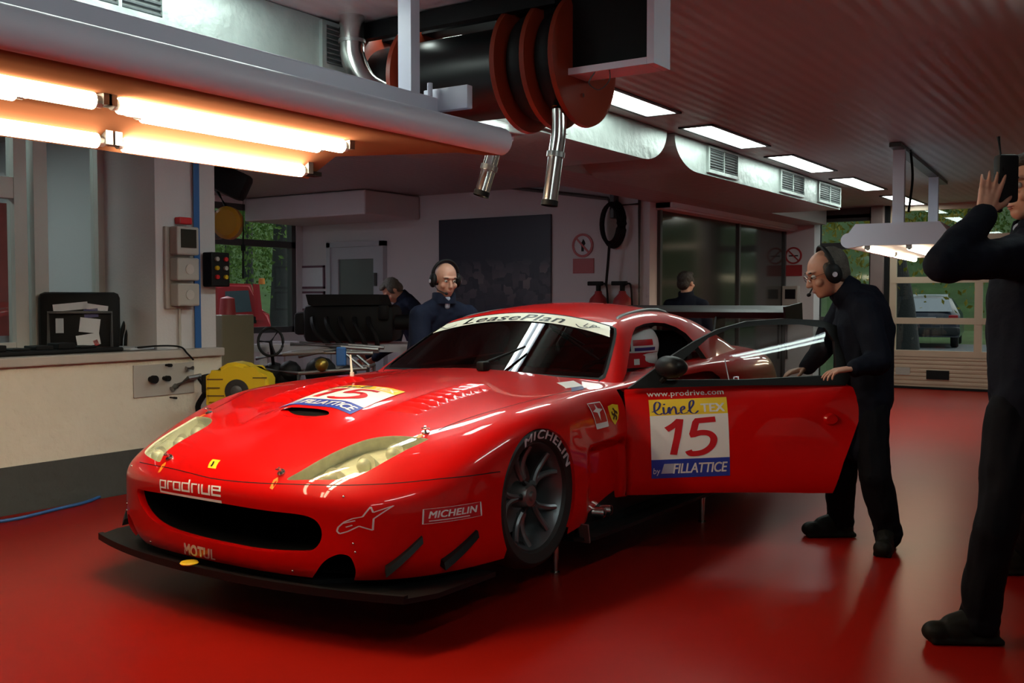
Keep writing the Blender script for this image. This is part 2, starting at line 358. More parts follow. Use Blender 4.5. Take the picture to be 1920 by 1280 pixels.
bm = nb(); box2(bm, (xr-.17-xm, -.09, 1.50), (xr-.13-xm, -.06, 1.68)); obj('door_handle', bm, M['dframe'], d1)
for (z0, z1), lb in (((498, 541), 'upper framed white notice beside the pale door'), ((546, 582), 'lower framed white notice beside the pale door')):
    t = thing('wall_notice', lb, 'notice', (at_y(581, 540, Y)[0], Y, at_y(581, z1, Y)[2]), 0, 'notices by the door')
    w_ = (at_y(610, 500, Y)[0]-at_y(553, 500, Y)[0])/2; h_ = at_y(581, z0, Y)[2]-at_y(581, z1, Y)[2]
    bm = nb()
    for a, b in (((-w_, 0), (-w_+.03, h_)), ((w_-.03, 0), (w_, h_)), ((-w_, 0), (w_, .03)), ((-w_, h_-.03), (w_, h_))): box2(bm, (a[0], -.02, a[1]), (b[0], 0, b[1]))
    obj('notice_frame', bm, mat('plum_frame', (.13, .05, .08), .5), t); bm = nb(); box2(bm, (-w_+.02, -.012, .02), (w_-.02, -.004, h_-.02)); obj('notice_sheet', bm, M['paper'], t)
# big dark photograph of a harbour town
a = at_y(825, 413, Y); b = at_y(1035, 572, Y); W_, Hh = b[0]-a[0], a[2]-b[2]+.25
pt = thing('wall_picture', 'large dark blue photo print of a harbour town on the back wall', 'picture', ((a[0]+b[0])/2, Y, a[2]-Hh))
pm = mat('harbour_print', (.018, .024, .045), .45, 0, 0, 3); _nn = pm.node_tree.nodes; _ll = pm.node_tree.links
_tc = _nn.new('ShaderNodeTexCoord'); _sp = _nn.new('ShaderNodeSeparateXYZ'); _ll.new(_tc.outputs['Object'], _sp.inputs[0])
_rp = _nn.new('ShaderNodeValToRGB'); _mr = _nn.new('ShaderNodeMapRange'); _mr.inputs[2].default_value = Hh; _ll.new(_sp.outputs['Z'], _mr.inputs[0]); _ll.new(_mr.outputs[0], _rp.inputs[0])
_e = _rp.color_ramp.elements; _e[0].position = .10; _e[0].color = (0, 0, 0, 1); _e[1].position = .62; _e[1].color = (0, 0, 0, 1); _k = _e.new(.40); _k.color = (.9, .9, .9, 1)
_vo = _nn.new('ShaderNodeTexVoronoi'); _vo.distance = 'CHEBYCHEV'; _vo.inputs['Scale'].default_value = 9; _ll.new(_tc.outputs['Object'], _vo.inputs['Vector'])
_bw = _nn.new('ShaderNodeRGBToBW'); _ll.new(_vo.outputs['Color'], _bw.inputs[0]); _po = _nn.new('ShaderNodeMath'); _po.operation = 'POWER'; _po.inputs[1].default_value = 2.5; _ll.new(_bw.outputs[0], _po.inputs[0])
_mu = _nn.new('ShaderNodeMath'); _mu.operation = 'MULTIPLY'; _ll.new(_po.outputs[0], _mu.inputs[0]); _ll.new(_rp.outputs[0], _mu.inputs[1])
_mx = _nn.new('ShaderNodeMix'); _mx.data_type = 'RGBA'; _mx.inputs[6].default_value = (.016, .021, .040, 1); _mx.inputs[7].default_value = (.22, .19, .20, 1); _ll.new(_mu.outputs[0], _mx.inputs[0]); _ll.new(_mx.outputs[2], _nn['Principled BSDF'].inputs['Base Color'])
bm = nb(); box2(bm, (-W_/2, -.03, 0), (W_/2, 0, Hh), .006); obj('picture_board', bm, pm, pt)
def round_sign(u, v, y, w_px, h_px, label, rl, figure):
    c = at_y(u, v, y); r = abs(at_y(u+w_px/2, v, y)[0]-c[0]); r = max(r, abs(at_y(u, v-h_px/2, y)[2]-c[2]))
    t = thing('prohibition_sign', label, 'sign', (c[0], y, c[2]))
    bm = nb(); cyl(bm, (0, 0, 0), (0, -.008, 0), r*.86, n=32); obj('sign_disc', bm, M['paper'], t)
    bm = nb(); lathe(bm, [(r, 0), (r, -.014), (r*.80, -.014), (r*.80, 0)], 36, 'Y', close=True); box(bm, (0, -.012, 0), (r*1.7, .004, r*.16), (0, R_(45), 0)); obj('sign_ring', bm, M['signred'], t)
    bm = nb()
    if figure == 'flame':
        prism(bm, [(x*r, z*r) for x, z in ((-.12, -.5), (.12, -.5), (.12, -.05), (.28, .15), (.2, .35), (.05, .55), (-.05, .3), (-.22, .15), (-.12, -.05))], lambda x, z, d: (x, d, z), -.009, -.0105)
    else:
        prism(bm, [(x*r, z*r) for x, z in ((-.55, -.1), (.55, -.1), (.55, .04), (-.55, .04))], lambda x, z, d: (x, d, z), -.009, -.0105)
    obj('sign_symbol', bm, M['black'], t)
    z0 = rl[1]; p = at_y(rl[0], rl[1], y); q = at_y(rl[2], rl[3], y)
    bm = nb(); box2(bm, (p[0], y-.01, q[2]), (q[0], y, p[2])); tag(obj('warning_plate', bm, M['signred']), 'small dark red warning plate under the '+label.split(' round')[0]+' sign by the '+('hose reel' if figure == 'flame' else 'far pillar corner'), 'sign')
round_sign(1093, 460, Y, 35, 45, 'no open flames round sign left of the hanging hose coil', (1075, 485, 1114, 512), 'flame')
round_sign(1488, 479, 15.4, 29, 32, 'no smoking round sign on the far pillar', (1470, 497, 1504, 517), 'cig')
# conduit along the back wall
bm = nb(); tube(bm, [at_y(u, v, Y-.04) for u, v in ((660, 318), (900, 345), (1140, 372), (1145, 382))], .022, 8); tube(bm, [at_y(u, v, Y-.04) for u, v in ((1155, 385), (1200, 382))], .015, 8)
tag(obj('wall_conduit', bm, M['dframe'], None, 40), 'dark conduit along the top of the back wall', 'pipe')
bm = nb(); p = at_y(1199, 362, Y-.03); tube(bm, [(p[0], p[1], 2.62), (p[0], p[1], .4)], .02, 8); tag(obj('corner_pipe', bm, M['dframe'], None, 40), 'thin dark pipe down the corner of the back wall', 'pipe')
# hose coil
c = at_y(1147, 420, Y-.12); t = thing('hose_coil', 'black hose coil hanging high on the back wall', 'hose', tuple(c))
bm = nb()
for k in range(5): tube(bm, [((.15+.012*k)*math.cos(a)*.75, -.05+.025*k, (.22+.012*k)*math.sin(a)) for a in np.linspace(0, 2*PI, 24, endpoint=False)], .022, 6, True)
obj('coil', bm, M['black'], t, 50); bm = nb(); box(bm, (0, .06, .22), (.06, .12, .30), None, .01); obj('bracket', bm, M['dframe'], t)
bm = nb(); tube(bm, [Vector(v) for v in spline([(0, -.05, -.2), (-.02, -.05, -.45), (-.04, -.04, -.6), (-.05, -.04, -.72)], 6)], .016, 6); obj('hose_tail', bm, M['black'], t, 40)
# fire extinguishers on the back wall
for u, lb in ((1122, 'red extinguisher with black valve left of the other, on the back wall'), (1167, 'red extinguisher with tapered neck beside the corner pipe')):
    c = at_y(u, 545, Y-.14); t = thing('fire_extinguisher', lb, 'fire extinguisher', (c[0], c[1], .86), 0, 'extinguishers on the back wall')
    bm = nb(); lathe(bm, [(0, 0), (.10, 0), (.115, .03), (.115, .40), (.10, .46), (.045, .52), (.04, .55), (0, .55)], 24); obj('cylinder', bm, M['signred'], t, 50)
    bm = nb(); cyl(bm, (0, 0, .55), (0, 0, .62), .03, n=12); box(bm, (-.04, 0, .64), (.20, .05, .05), None, .01); tube(bm, [Vector(v) for v in spline([(0, 0, .60), (.12, -.03, .62), (.15, -.04, .3)], 6)], .012, 6); obj('valve', bm, M['black'], t, 40)
# --- dark glazed partition on the side wall (x = -5.2)
t = thing('window_3', None, None, (-5.2, 13.1, 0)); tag(t, kind='structure')
bm = nb(); box2(bm, (.0, -2.15, .05), (.012, 2.25, 2.36)); obj('pane', bm, M['shutter'], t)
bm = nb()
for y in (-2.17, .35, 2.27): box2(bm, (0, y-.03, 0), (.04, y+.03, 2.37))
obj('window_frame', bm, M['dframe'], t)
# control box on the far pillar
c0 = at_y(1471, 536, 15.4); c1 = at_y(1500, 600, 15.4)
t = thing('control_box', 'beige control box with red stop button on the far pillar', 'control box', ((c0[0]+c1[0])/2, 15.4, c1[2])); w_ = (c1[0]-c0[0])/2; h_ = c0[2]-c1[2]
bm = nb(); box2(bm, (-w_, -.12, 0), (w_, 0, h_), .012); obj('housing', bm, M['box'], t)
bm = nb(); box2(bm, (-w_*.6, -.126, h_*.62), (w_*.7, -.119, h_*.9)); obj('display', bm, M['black'], t)
bm = nb(); cyl(bm, (w_*.6, -.12, h_*.12), (w_*.6, -.16, h_*.12), .045, n=16); obj('stop_button', bm, M['redv'], t, 40)
bm = nb(); tube(bm, [(-w_*.5, -.05, .0), (-w_*.5, -.05, -.6)], .02, 6); obj('cable', bm, M['dframe'], t)
# --- end wall with glazing and sectional door (y = 15.75)
YE = 15.75
w4 = thing('window_4', None, None, (-4.35, YE, 0)); tag(w4, kind='structure')
bm = nb()
for x in (-.42, .40): box2(bm, (x-.04, -.05, 0), (x+.04, .05, 2.7))
for z in (.04, 1.0, 2.13, 2.55): box2(bm, (-.42, -.05, z-.05), (.42, .05, z+.05))
box2(bm, (-.42, -.05, 2.55), (.42, .05, 2.7)); obj('window_frame', bm, M['dframe'], w4); bm = nb(); box2(bm, (-.40, -.006, .08), (.38, .006, 2.55)); obj('pane', bm, M['pane'], w4)
bm = nb(); box2(bm, (-3.93, YE-.22, 0), (-3.76, YE+.05, 2.7)); struct('trim_6', bm, mat('plum_post', (.22, .16, .15), .5))
bm = nb(); box2(bm, (-3.76, YE-.10, 0), (-3.70, YE, 2.7)); struct('trim_7', bm, M['black'])
d2 = thing('door_2', None, None, (-1.6, YE, 0)); tag(d2, kind='structure')
bm = nb()
for x in (-2.03, -.87, .25, 1.4, 2.5): box2(bm, (x-.05 if x > -2 else x-.06, -.05, .5), (x+.05 if x > -2 else x+.03, .03, 2.7))
for z in (.52, 1.00, 1.60, 2.2, 2.66): box2(bm, (-2.08, -.055, z-.045), (2.55, .03, z+.045))
obj('door_frame', bm, M['beige'], d2)
bm = nb(); box2(bm, (-2.08, -.04, .03), (2.55, .03, .50))
for k in range(7): box2(bm, (-2.08, -.05, .07+.06*k), (2.55, -.03, .11+.06*k), .006)
obj('door_panel', bm, M['beige'], d2)
bm = nb(); box2(bm, (-2.0, -.008, .5), (2.5, .004, 2.66)); obj('door_glass', bm, M['pane'], d2)
bm = nb(); box2(bm, (-1.55, -.07, .15), (-1.24, -.04, .28)); obj('letter_slot', bm, M['black'], d2)
bm = nb(); box2(bm, (-1.98, -.065, .20), (-1.78, -.04, .31)); obj('label_plate', bm, M['box'], d2)
bm = nb(); box2(bm, (-2.1, -.06, 0), (2.6, .03, .035)); obj('door_seal', bm, M['black'], d2)
bm = nb(); box2(bm, (.9, YE-.1, 0), (3.45, YE+.05, 2.7)); struct('wall_end', bm, M['wall'])
# --- column fittings on the left
t = thing('switch_box', 'stacked grey switch boxes on white pilaster under red lamp', 'switch box', (-5.99, 4.70, 1.30))
bm = nb(); box2(bm, (0, -.12, -.06), (.03, .115, .52), .006); obj('backplate', bm, M['box'], t)
for z0, z1, nm in ((.32, .52, 'meter_housing'), (.14, .30, 'socket_cover'), (-.04, .12, 'socket_cover')):
    bm = nb(); box2(bm, (.03, -.09, z0), (.12, .10, z1), .012); o = obj(nm, bm, M['box'], t)
    bm = nb()
    if nm == 'meter_housing': box2(bm, (.118, -.06, z0+.05), (.126, .07, z1-.02)); obj('meter_window', bm, mat('meter_face', (.03, .03, .025), .15), o)
    else: cyl(bm, (.12, .01, (z0+z1)/2), (.128, .01, (z0+z1)/2), .035, n=16); obj('socket', bm, M['alu'], o)
bm = nb(); box2(bm, (.0, -.02, .54), (.06, .09, .59), .008); obj('warning_lamp', bm, M['redv'], t)
bm = nb(); tube(bm, [(.02, 0, -.06), (.02, 0, -.34)], .012, 8); obj('cable_pipe', bm, M['box'], t)
bm = nb(); tube(bm, [(-5.96, 4.85, .957), (-5.96, 4.85, 2.7)], .024, 10); tag(obj('blue_pipe', bm, M['bluepipe'], None, 40), 'blue vertical pipe on the corner of the white pilaster', 'pipe')
t = thing('push_button_panel', 'black push-button panel with two rows of buttons on column', 'control panel', (-5.93, 4.99, 1.40)); bm = nb(); box2(bm, (-.04, -.085, 0), (.06, .085, .25), .01); obj('panel_body', bm, M['black'], t)
for yy in (-.04, .04):
    for k in range(3):
        bm = nb(); cyl(bm, (.06, yy, .07+.065*k), (.078, yy, .07+.065*k), .016, n=12); obj('push_button', bm, (M['redv'], M['ywall'], M['box'])[(k+(yy > 0)) % 3], t, 40)
# on the ledge: dark trays, black case with papers, hose hoop
bm = nb(); box2(bm, (-6.20, 2.0, .957), (-5.98, 4.25, .985), .01)
for k in range(13): box2(bm, (-6.18+.01*(k % 3), 2.1+.155*k, .985), (-6.03, 2.22+.155*k, 1.0+.012*(k % 3)), .006)
tag(obj('parts_tray', bm, M['black']), 'long black parts tray lying on the grey ledge', 'tray')
ca = thing('equipment_case', 'black case with papers tucked in front, standing on the ledge', 'case', (-6.40, 4.20, .957), R_(-32))
bm = nb(); box2(bm, (-.10, -.26, 0), (.06, .26, .40), .04); obj('case_body', bm, M['black'], ca, 40)
bm = nb()
tube(bm, [(.07, -.20, .02), (.09, -.20, .26), (.09, .20, .26), (.07, .20, .02)], .012, 8); obj('case_handle', bm, M['dframe'], ca, 40)
for (y, z, w_, h_, r, m) in ((-.06, .30, .22, .05, .1, 'paper'), (.10, .295, .16, .04, -.15, 'paper'), (.07, .255, .09, .06, .1, 'navyv'), (.06, .17, .13, .10, -.12, 'paper'), (.05, .07, .15, .08, .15, 'paper'), (-.13, .17, .05, .10, 0, 'greyl'), (.10, .05, .03, .04, .4, 'redv')):
    bm = nb(); box(bm, (.066, y, z), (.004, w_, h_), (r, 0, 0)); obj('paper_sheet', bm, M[m], ca)
bm = nb(); tube(bm, [(-6.36, 4.68+.19*math.cos(a), .975+.27*max(0, math.sin(a))) for a in np.linspace(0, PI, 20)], .016, 8); tube(bm, [(-6.33, 4.68+.17*math.cos(a), .975+.235*max(0, math.sin(a))) for a in np.linspace(0, PI, 20)], .012, 8)
tag(obj('hose_hoop', bm, M['black'], None, 50), 'black hose hoop arching over the ledge beside the case', 'hose')
bm = nb(); box(bm, (-6.10, 4.40, .968), (.20, .24, .018), (0, 0, R_(10)), .004); tag(obj('folder', bm, M['greyl']), 'thin grey folder lying on the tray in front of the case', 'folder')
bm = nb(); tube(bm, [Vector(v) for v in spline([(-6.0, 4.35, .975), (-5.93, 4.5, .985), (-5.87, 4.62, .975), (-5.845, 4.66, .93), (-5.84, 4.71, .88)], 6)], .007, 6); tag(obj('power_cable', bm, M['black'], None, 40), 'thin black cable hanging over the ledge front', 'cable')
# wall plate with hydraulic taps
t = thing('valve_plate', 'pale wall plate with black knobs and brass tap under the ledge', 'valve', (WX, 4.55, .66))
bm = nb(); box2(bm, (0, -.28, -.02), (.012, .22, .20), .003); obj('plate', bm, M['box'], t)
for y, z, r in ((-.15, .10, .028), (-.04, .10, .02), (-.02, .19, .012), (.02, -.04, .008)):
    bm = nb(); cyl(bm, (0, y, z), (.06, y, z), r*.7, n=12); cyl(bm, (.04, y, z), (.07, y, z), r, n=16); obj('knob', bm, M['black'], t, 40)
bm = nb(); tube(bm, [(.03, .05, .04), (.06, .13, .09), (.06, .24, .10)], .018, 8); tube(bm, [(.03, .05, .04), (.035, .01, .02)], .022, 8); tube(bm, [(.05, .12, .16), (.05, .18, .16)], .016, 8); obj('tap', bm, M['dsteel'], t, 40)
bm = nb(); tube(bm, [Vector(v) for v in spline([(.06, .22, .10), (.10, .25, .0), (.06, .21, -.12), (.09, .24, -.25)], 6)], .02, 8); obj('hydraulic_hose', bm, M['black'], t, 40)
# floor cable at the foot of the left wall
bm = nb(); tube(bm, [Vector(at_z(u, v, .012)) for u, v in spline([(-60, 985), (30, 972), (110, 953), (170, 938), (225, 912)], 8)], .010, 6); tag(obj('floor_cable', bm, M['bluepipe'], None, 40), 'thin blue cable on the red floor along the left wall', 'cable')
# --- big suspended work lamp over the bonnet
def tubes(parent, rows, tm):
    for (x, z, y0, y1) in rows:
        bm = nb(); cyl(bm, (x, y0, z), (x, y1, z), .028, n=14); tb = obj('fluorescent_tube', bm, tm, parent, 40)
        for yy, sg in ((y0, -1), (y1, 1)):
            bm = nb(); cyl(bm, (x, yy, z), (x, yy+sg*.03, z), .020, n=14); box(bm, (x, yy+sg*.04, z+.02), (.05, .03, .06)); obj('tube_socket', bm, M['dsteel'], tb)
wl = thing('work_lamp', 'large white suspended work lamp with warm tubes over the bonnet', 'work lamp', (-2.54, 2.0, 2.0))
ox, oz = -2.54, 2.0
prof = [(.06*math.cos(a), .06*math.sin(a)) for a in np.linspace(-1.5, 1.75, 12)]
prof += [(-.14, .095), (-.26, .12), (-.52, .12), (-.74, .06), (-.90, -.07), (-.955, -.115), (-.935, -.125), (-.78, -.03), (-.24, -.028), (-.10, -.05)]
bm = nb(); ya, yb = .3-2.0, 3.73-2.0
prism(bm, prof, lambda x, y, d: (x, d, y), ya, yb)
for f in bm.faces:
    if f.normal.z < -.3 and f.calc_center_median().x < -.04: f.material_index = 1
# shear the far end back towards the lip
for v in bm.verts:
    if v.co.y > 0 and v.co.x < -.24: v.co.y -= .25*min(1, (-.24-v.co.x)/.6)
bm2 = bm; me = bpy.data.meshes.new('housing'); bmesh.ops.recalc_face_normals(bm2, faces=bm2.faces[:])
for f in bm2.faces: f.material_index = 1 if (f.normal.z < -.2 and f.calc_center_median().x < -.03) else 0
bm2.to_mesh(me); bm2.free(); me.materials.append(M['fix']); me.materials.append(M['fixin']); me.shade_smooth(); me.set_sharp_from_angle(angle=R_(35)); hz = bpy.data.objects.new('lamp_housing', me); link(hz, wl)
bm = nb(); box2(bm, (-.34, ya, .12), (-.22, yb-.15, .19), .008); obj('top_rail', bm, M['fix'], wl)
bm = nb(); box2(bm, (-.30, yb-.17, .13), (-.06, yb-.13, .23), .004); cyl(bm, (-.24, yb-.2, .19), (-.24, yb-.2, .25), .012, n=8); obj('end_bracket', bm, M['fix'], wl, 40)
bm = nb(); P0 = at_d(767, 150, 4.35); box2(bm, (P0[0]+2.54-.035, P0[1]-2.0-.03, .12), (P0[0]+2.54+.035, P0[1]-2.0+.03, .70)); box2(bm, (P0[0]+2.54-.07, P0[1]-2.0-.07, .685), (P0[0]+2.54+.07, P0[1]-2.0+.07, .70)); obj('hanger_post', bm, M['fix'], wl)
bm = nb(); box2(bm, (-.265, -1.2, .12), (-.20, -1.14, .70)); obj('hanger_post', bm, M['fix'], wl)
tubes(wl, [(-.42, -.055, 2.10-2, 3.16-2), (-.50, -.055, 2.25-2, 3.10-2), (-.86, -.105, 2.43-2, 3.36-2)], M['tube'])
tubes(wl, [(-.42, -.055, 1.10-2, 2.0-2), (-.50, -.055, 1.05-2, 1.78-2), (-.86, -.105, 1.25-2, 2.31-2)], M['tube2'])
bm = nb(); tube(bm, [(-.88, 1.42, -.10), (-.90, 1.45, -.07), (-.86, 1.47, -.05), (-.84, 1.45, -.02)], .012, 6); box(bm, (-.88, 1.44, -.11), (.05, .10, .02)); obj('latch', bm, M['black'], wl)
# --- second work lamp near the far doors
w2l = thing('work_lamp', 'smaller white work lamp hanging from twin posts by the far glazed door', 'work lamp', (-2.30, 11.1, 1.80), R_(4))
prof = [(-.42+.07*math.cos(a), .05+.07*math.sin(a)) for a in np.linspace(PI/2, 3*PI/2, 9)]+[(-.30, .0), (.30, .0)]+[(.42+.07*math.cos(a), .05+.07*math.sin(a)) for a in np.linspace(-PI/2, PI/2, 9)]+[(.36, .20), (-.36, .20)]
bm = nb(); prism(bm, prof, lambda x, y, d: (x, d, y), -1.55, 1.6); obj('lamp_housing', bm, M['fix'], w2l, 35)
tubes(w2l, [(-.26, -.022, -1.45, -.15), (-.26, -.022, .05, 1.4), (.10, -.022, -1.45, -.15), (.10, -.022, .05, 1.4)], M['tube2'])
for y in (-1.45, .9): bm = nb(); box2(bm, (-.05, y-.04, .2), (.05, y+.04, .87)); obj('hanger_post', bm, M['fix'], w2l)
bm = nb(); box2(bm, (-.05, -1.7, .86), (.05, 1.7, .895)); obj('ceiling_rail', bm, M['dframe'], w2l)
bm = nb(); tube(bm, [Vector(v) for v in spline([(.09, -1.42, .86), (.11, -1.42, .6), (.08, -1.42, .3)], 6)], .012, 6); obj('lamp_cable', bm, M['black'], w2l)
# --- exhaust hose reels
rl = thing('hose_reel', 'dark orange exhaust hose reels on black drum under the ceiling', 'hose reel', (-2.95, 4.08, 2.39))
bm = nb(); cyl(bm, (-.56, 0, 0), (.58, 0, 0), .21, n=40); obj('drum', bm, mat('drum_black', (.006, .006, .007), .38, 0, .2, 10, spec=.3), rl, 40)
for x0 in (.64, .49, .33, -.28, -.54):
    bm = nb(); lathe(bm, [(.0, x0-.012), (.26, x0-.012), (.285, x0-.03), (.297, x0-.02), (.292, x0), (.26, x0+.012), (.0, x0+.012)], 56, 'X'); obj('reel_flange', bm, M['reel'], rl, 40)
for x0 in (.415, .565):
    bm = nb()
    lathe(bm, [(.0, x0-.05), (.24, x0-.05), (.255, x0), (.24, x0+.05), (0, x0+.05)], 40, 'X'); obj('wound_hose', bm, M['black'], rl, 40)
bm = nb(); cyl(bm, (.652, 0, 0), (.74, 0, -.02), .075, n=20); cyl(bm, (.70, 0, -.01), (.70, .0, .12), .035, n=14); box(bm, (.72, .12, .0), (.08, .16, .06), None, .01); obj('drive_motor', bm, M['dsteel'], rl, 40)
bm = nb(); cyl(bm, (.70, 0, .10), (.70, 0, .31), .05, n=16); obj('motor_cover', bm, mat('dark_blue_paint', (.012, .016, .035), .4), rl, 40)
bm = nb(); box2(bm, (-.62, -.06, .24), (.76, .06, .305)); box2(bm, (-.62, -.05, -.1), (-.56, .05, .3)); box(bm, (.0, -.18, .26), (1.2, .05, .08)); box2(bm, (-.6, -.2, .26), (-.54, .06, .30)); box2(bm, (.54, -.2, .26), (.6, .06, .30)); obj('mounting_frame', bm, M['black'], rl)
bm = nb()
for a in (.4, 2.3, 4.2): cyl(bm, (.652, .12*math.cos(a), -.06+.12*math.sin(a)), (.662, .12*math.cos(a), -.06+.12*math.sin(a)), .01, n=10)
obj('bolt', bm, M['steel'], rl)
# nozzles hanging below
def nozzle(pts, label, d):
    P = [at_d(u, v, d) for u, v in pts]; t = thing('exhaust_nozzle', label, 'nozzle', tuple(P[-1]), 0, 'exhaust nozzles'); base = P[-1]
    bm = nb(); tube(bm, [Vector(p-base) for p in spline(P, 6)], .034, 16, caps=False); obj('nozzle_pipe', bm, M['steel'], t, 40)
    bm = nb(); n = (Vector(P[-1])-Vector(P[-2])).normalized(); cyl(bm, -n*.02, n*.004, .038, n=18, caps=False); cyl(bm, -n*.05, -n*.049, .032, n=16); obj('nozzle_mouth', bm, M['black'], t, 40)
    k = len(P)//2; bm = nb(); c = Vector(P[k]-base); nn = (Vector(P[k+1])-Vector(P[k])).normalized(); cyl(bm, c-nn*.012, c+nn*.012, .041, n=18); obj('clamp', bm, M['dsteel'], t, 40)
nozzle([(1047, 200), (1047, 250), (1042, 290), (1037, 330), (1030, 384)], 'bent chrome exhaust nozzle hanging below the largest reel', 4.55)
nozzle([(932, 240), (925, 285), (917, 315), (902, 366)], 'chrome exhaust nozzle hanging behind the end of the work lamp', 4.75)
t = thing('vent_pipe', 'shiny bent steel vent pipe left of the hose reels', 'pipe', tuple(at_d(660, 40, 5.0)))
bm = nb(); b0 = at_d(660, 40, 5.0); tube(bm, [Vector(at_d(u, v, 5.0)-b0) for u, v in spline([(662, -60), (660, 20), (660, 80), (664, 115), (690, 160), (740, 185)], 6)], .062, 22); obj('pipe', bm, M['steel'], t, 40)
bm = nb()
for v in (22, 78):
    c = Vector(at_d(660, v, 5.0)-b0); cyl(bm, c-Vector((0, 0, .008)), c+Vector((0, 0, .008)), .067, n=22)
obj('pipe_collar', bm, M['dsteel'], t, 40)
# dark framed hatch box hanging at the top centre
t = thing('ceiling_box', 'dark box in a pale frame hanging from ceiling behind the reels', 'box', (-2.22, 4.0, 2.33))
c = at_d(1240, 118, 4.25); t.location = (c[0]-.33, c[1]+.02, c[2])
bm = nb(); box2(bm, (-.30, 0, .03), (.27, .10, 2.69-c[2])); obj('screen_box', bm, M['black'], t)
bm = nb(); box2(bm, (.272, -.04, 0), (.305, .12, 2.69-c[2])); box2(bm, (-.34, -.04, 0), (.271, .12, .029)); obj('pale_frame', bm, M['fix'], t)
bm = nb(); tube(bm, [Vector(v) for v in spline([(.02, -.03, .0), (.0, -.05, -.05), (.05, -.05, -.085), (.10, -.05, -.05), (.09, -.03, 0)], 6)], .003, 5); obj('cord_loop', bm, M['dframe'], t)
# --- back bay: engine, chassis, yellow cart, cabinet, cable drum
eg = thing('engine', 'black racing engine with flat intake on a trolley behind the car', 'engine', tuple(at_d(650, 640, 9.2)), R_(33))
eg.scale = (1.12, 1.0, 1.12)
eb = np.array(eg.location); 
def epx(u, v, d=9.2): return Vector((((u-650)/F_PX*d), 0, -(v-640)/F_PX*d))
bm = nb(); box2(bm, (-.30, -.30, .0), (.42, .30, .30), .05); box2(bm, (-.38, -.25, .06), (-.28, .25, .24), .03); obj('engine_block', bm, M['black'], eg, 40)
bm = nb(); prism(bm, [(-.27, .38), (.30, .38), (.33, .30), (-.22, .29), (-.25, .30)], lambda x, z, d: (x, d, z), -.32, .32); obj('air_box', bm, M['black'], eg)
bm = nb()
for k in range(6):
    for sy in (-1, 1): cyl(bm, (-.2+.09*k, sy*.14, .25), (-.2+.09*k, sy*.17, .31), .028, n=12)
obj('intake_trumpet', bm, M['dsteel'], eg, 40)
bm = nb()
for k in range(5): tube(bm, [Vector(v) for v in spline([(-.22+.11*k, -.30, .20), (-.20+.11*k, -.38, .14), (-.15+.11*k, -.40, .05), (-.02+.08*k, -.38, -.05)], 5)], .02, 8)
obj('exhaust_header', bm, M['black'], eg, 40)
bm = nb(); cyl(bm, (.30, -.2, .16), (.55, -.2, .16), .06, n=20); box2(bm, (.30, -.36, .18), (.38, -.28, .30), .02); obj('ancillary', bm, M['black'], eg, 40)
bm = nb(); box2(bm, (-.75, -.34, -.07), (.62, -.28, -.01)); box2(bm, (-.75, .28, -.07), (.62, .34, -.01))
for x in (-.6, .5):
    for y in (-.31, .31): box2(bm, (x-.03, y-.03, -eb[2]/1.12+.05), (x+.03, y+.03, -.03)); cyl(bm, (x, y-.03, -eb[2]/1.12+.06), (x, y+.03, -eb[2]/1.12+.06), .06, n=14)
obj('trolley', bm, M['greyl'], eg, 40)
ch = thing('rolling_chassis', 'bare dark tubular chassis with a steering wheel behind the car', 'chassis', tuple(at_d(560, 700, 7.3)*[1, 1, 0]), R_(33))
zc = 0.0; s_ = 7.3/F_PX
def cpx(u, v, y=0): return Vector(((u-560)*s_, y, 1.3-(v-563)*s_))
bm = nb()
for pts in (((480, 672), (530, 664), (600, 660), (700, 662)), ((485, 690), (560, 700), (690, 690)), ((545, 645), (640, 650), (710, 655)), ((560, 668), (640, 655), (680, 690))):
    for y in (0, .30): tube(bm, [cpx(u, v, y) for u, v in pts], .014, 8)
for u, v in ((486, 688), (560, 700), (690, 688)):
    tube(bm, [cpx(u, v, 0), cpx(u, v, .30)], .014, 8)
    for y in (0, .30): tube(bm, [cpx(u, v, y), Vector((cpx(u, v).x, y, .02))], .014, 8)
obj('frame_tubes', bm, M['dsteel'], ch, 40)
bm = nb(); c = cpx(511, 640, -.05)
for k, (u, v, r) in enumerate(((500, 690, .08), (530, 690, .09), (590, 690, .12), (640, 695, .08), (520, 700, .08))): bmesh.ops.create_icosphere(bm, subdivisions=2, radius=r, matrix=Matrix.Translation(cpx(u, v+12, .22)))
box2(bm, cpx(470, 720, .1), cpx(700, 735, .28)); obj('drivetrain', bm, M['black'], ch, 40)
bm = nb(); X_, Y_ = Vector((.085, 0, -.03)), Vector((.02, .03, .095))
tube(bm, [c+X_*math.cos(a)+Y_*math.sin(a) for a in np.linspace(0, 2*PI, 24, endpoint=False)], .010, 8, True)
for a in (1.2, 3.4, 5.4): tube(bm, [c, c+X_*math.cos(a)+Y_*math.sin(a)], .009, 6)
tube(bm, [c, cpx(500, 690, .2)], .012, 6); obj('steering_wheel', bm, M['black'], ch, 40)
bm = nb(); bmesh.ops.create_icosphere(bm, subdivisions=2, radius=.05, matrix=Matrix.Translation(cpx(605, 683, -.03))); obj('brass_fitting', bm, mat('brass', (.30, .2, .04), .35, .8), ch, 40)
bm = nb(); box2(bm, cpx(632, 650, -.04), cpx(650, 685, .02), .01); obj('blue_clamp', bm, M['bluepipe'], ch)
yc = thing('car_shaped_cart', 'yellow car-shaped cart with black wheel beside the plaster wall', 'cart', tuple(at_d(440, 715, 6.85)*[1, 1, 0]), R_(33))
s2 = 6.85/F_PX
def ypx(u, v, y=0): return Vector(((u-440)*s2, y, 1.3-(v-563)*s2))
outl = [(384, 705), (400, 700), (410, 690), (425, 681), (440, 679), (458, 683), (475, 694), (498, 703), (503, 712), (502, 760), (384, 760)]
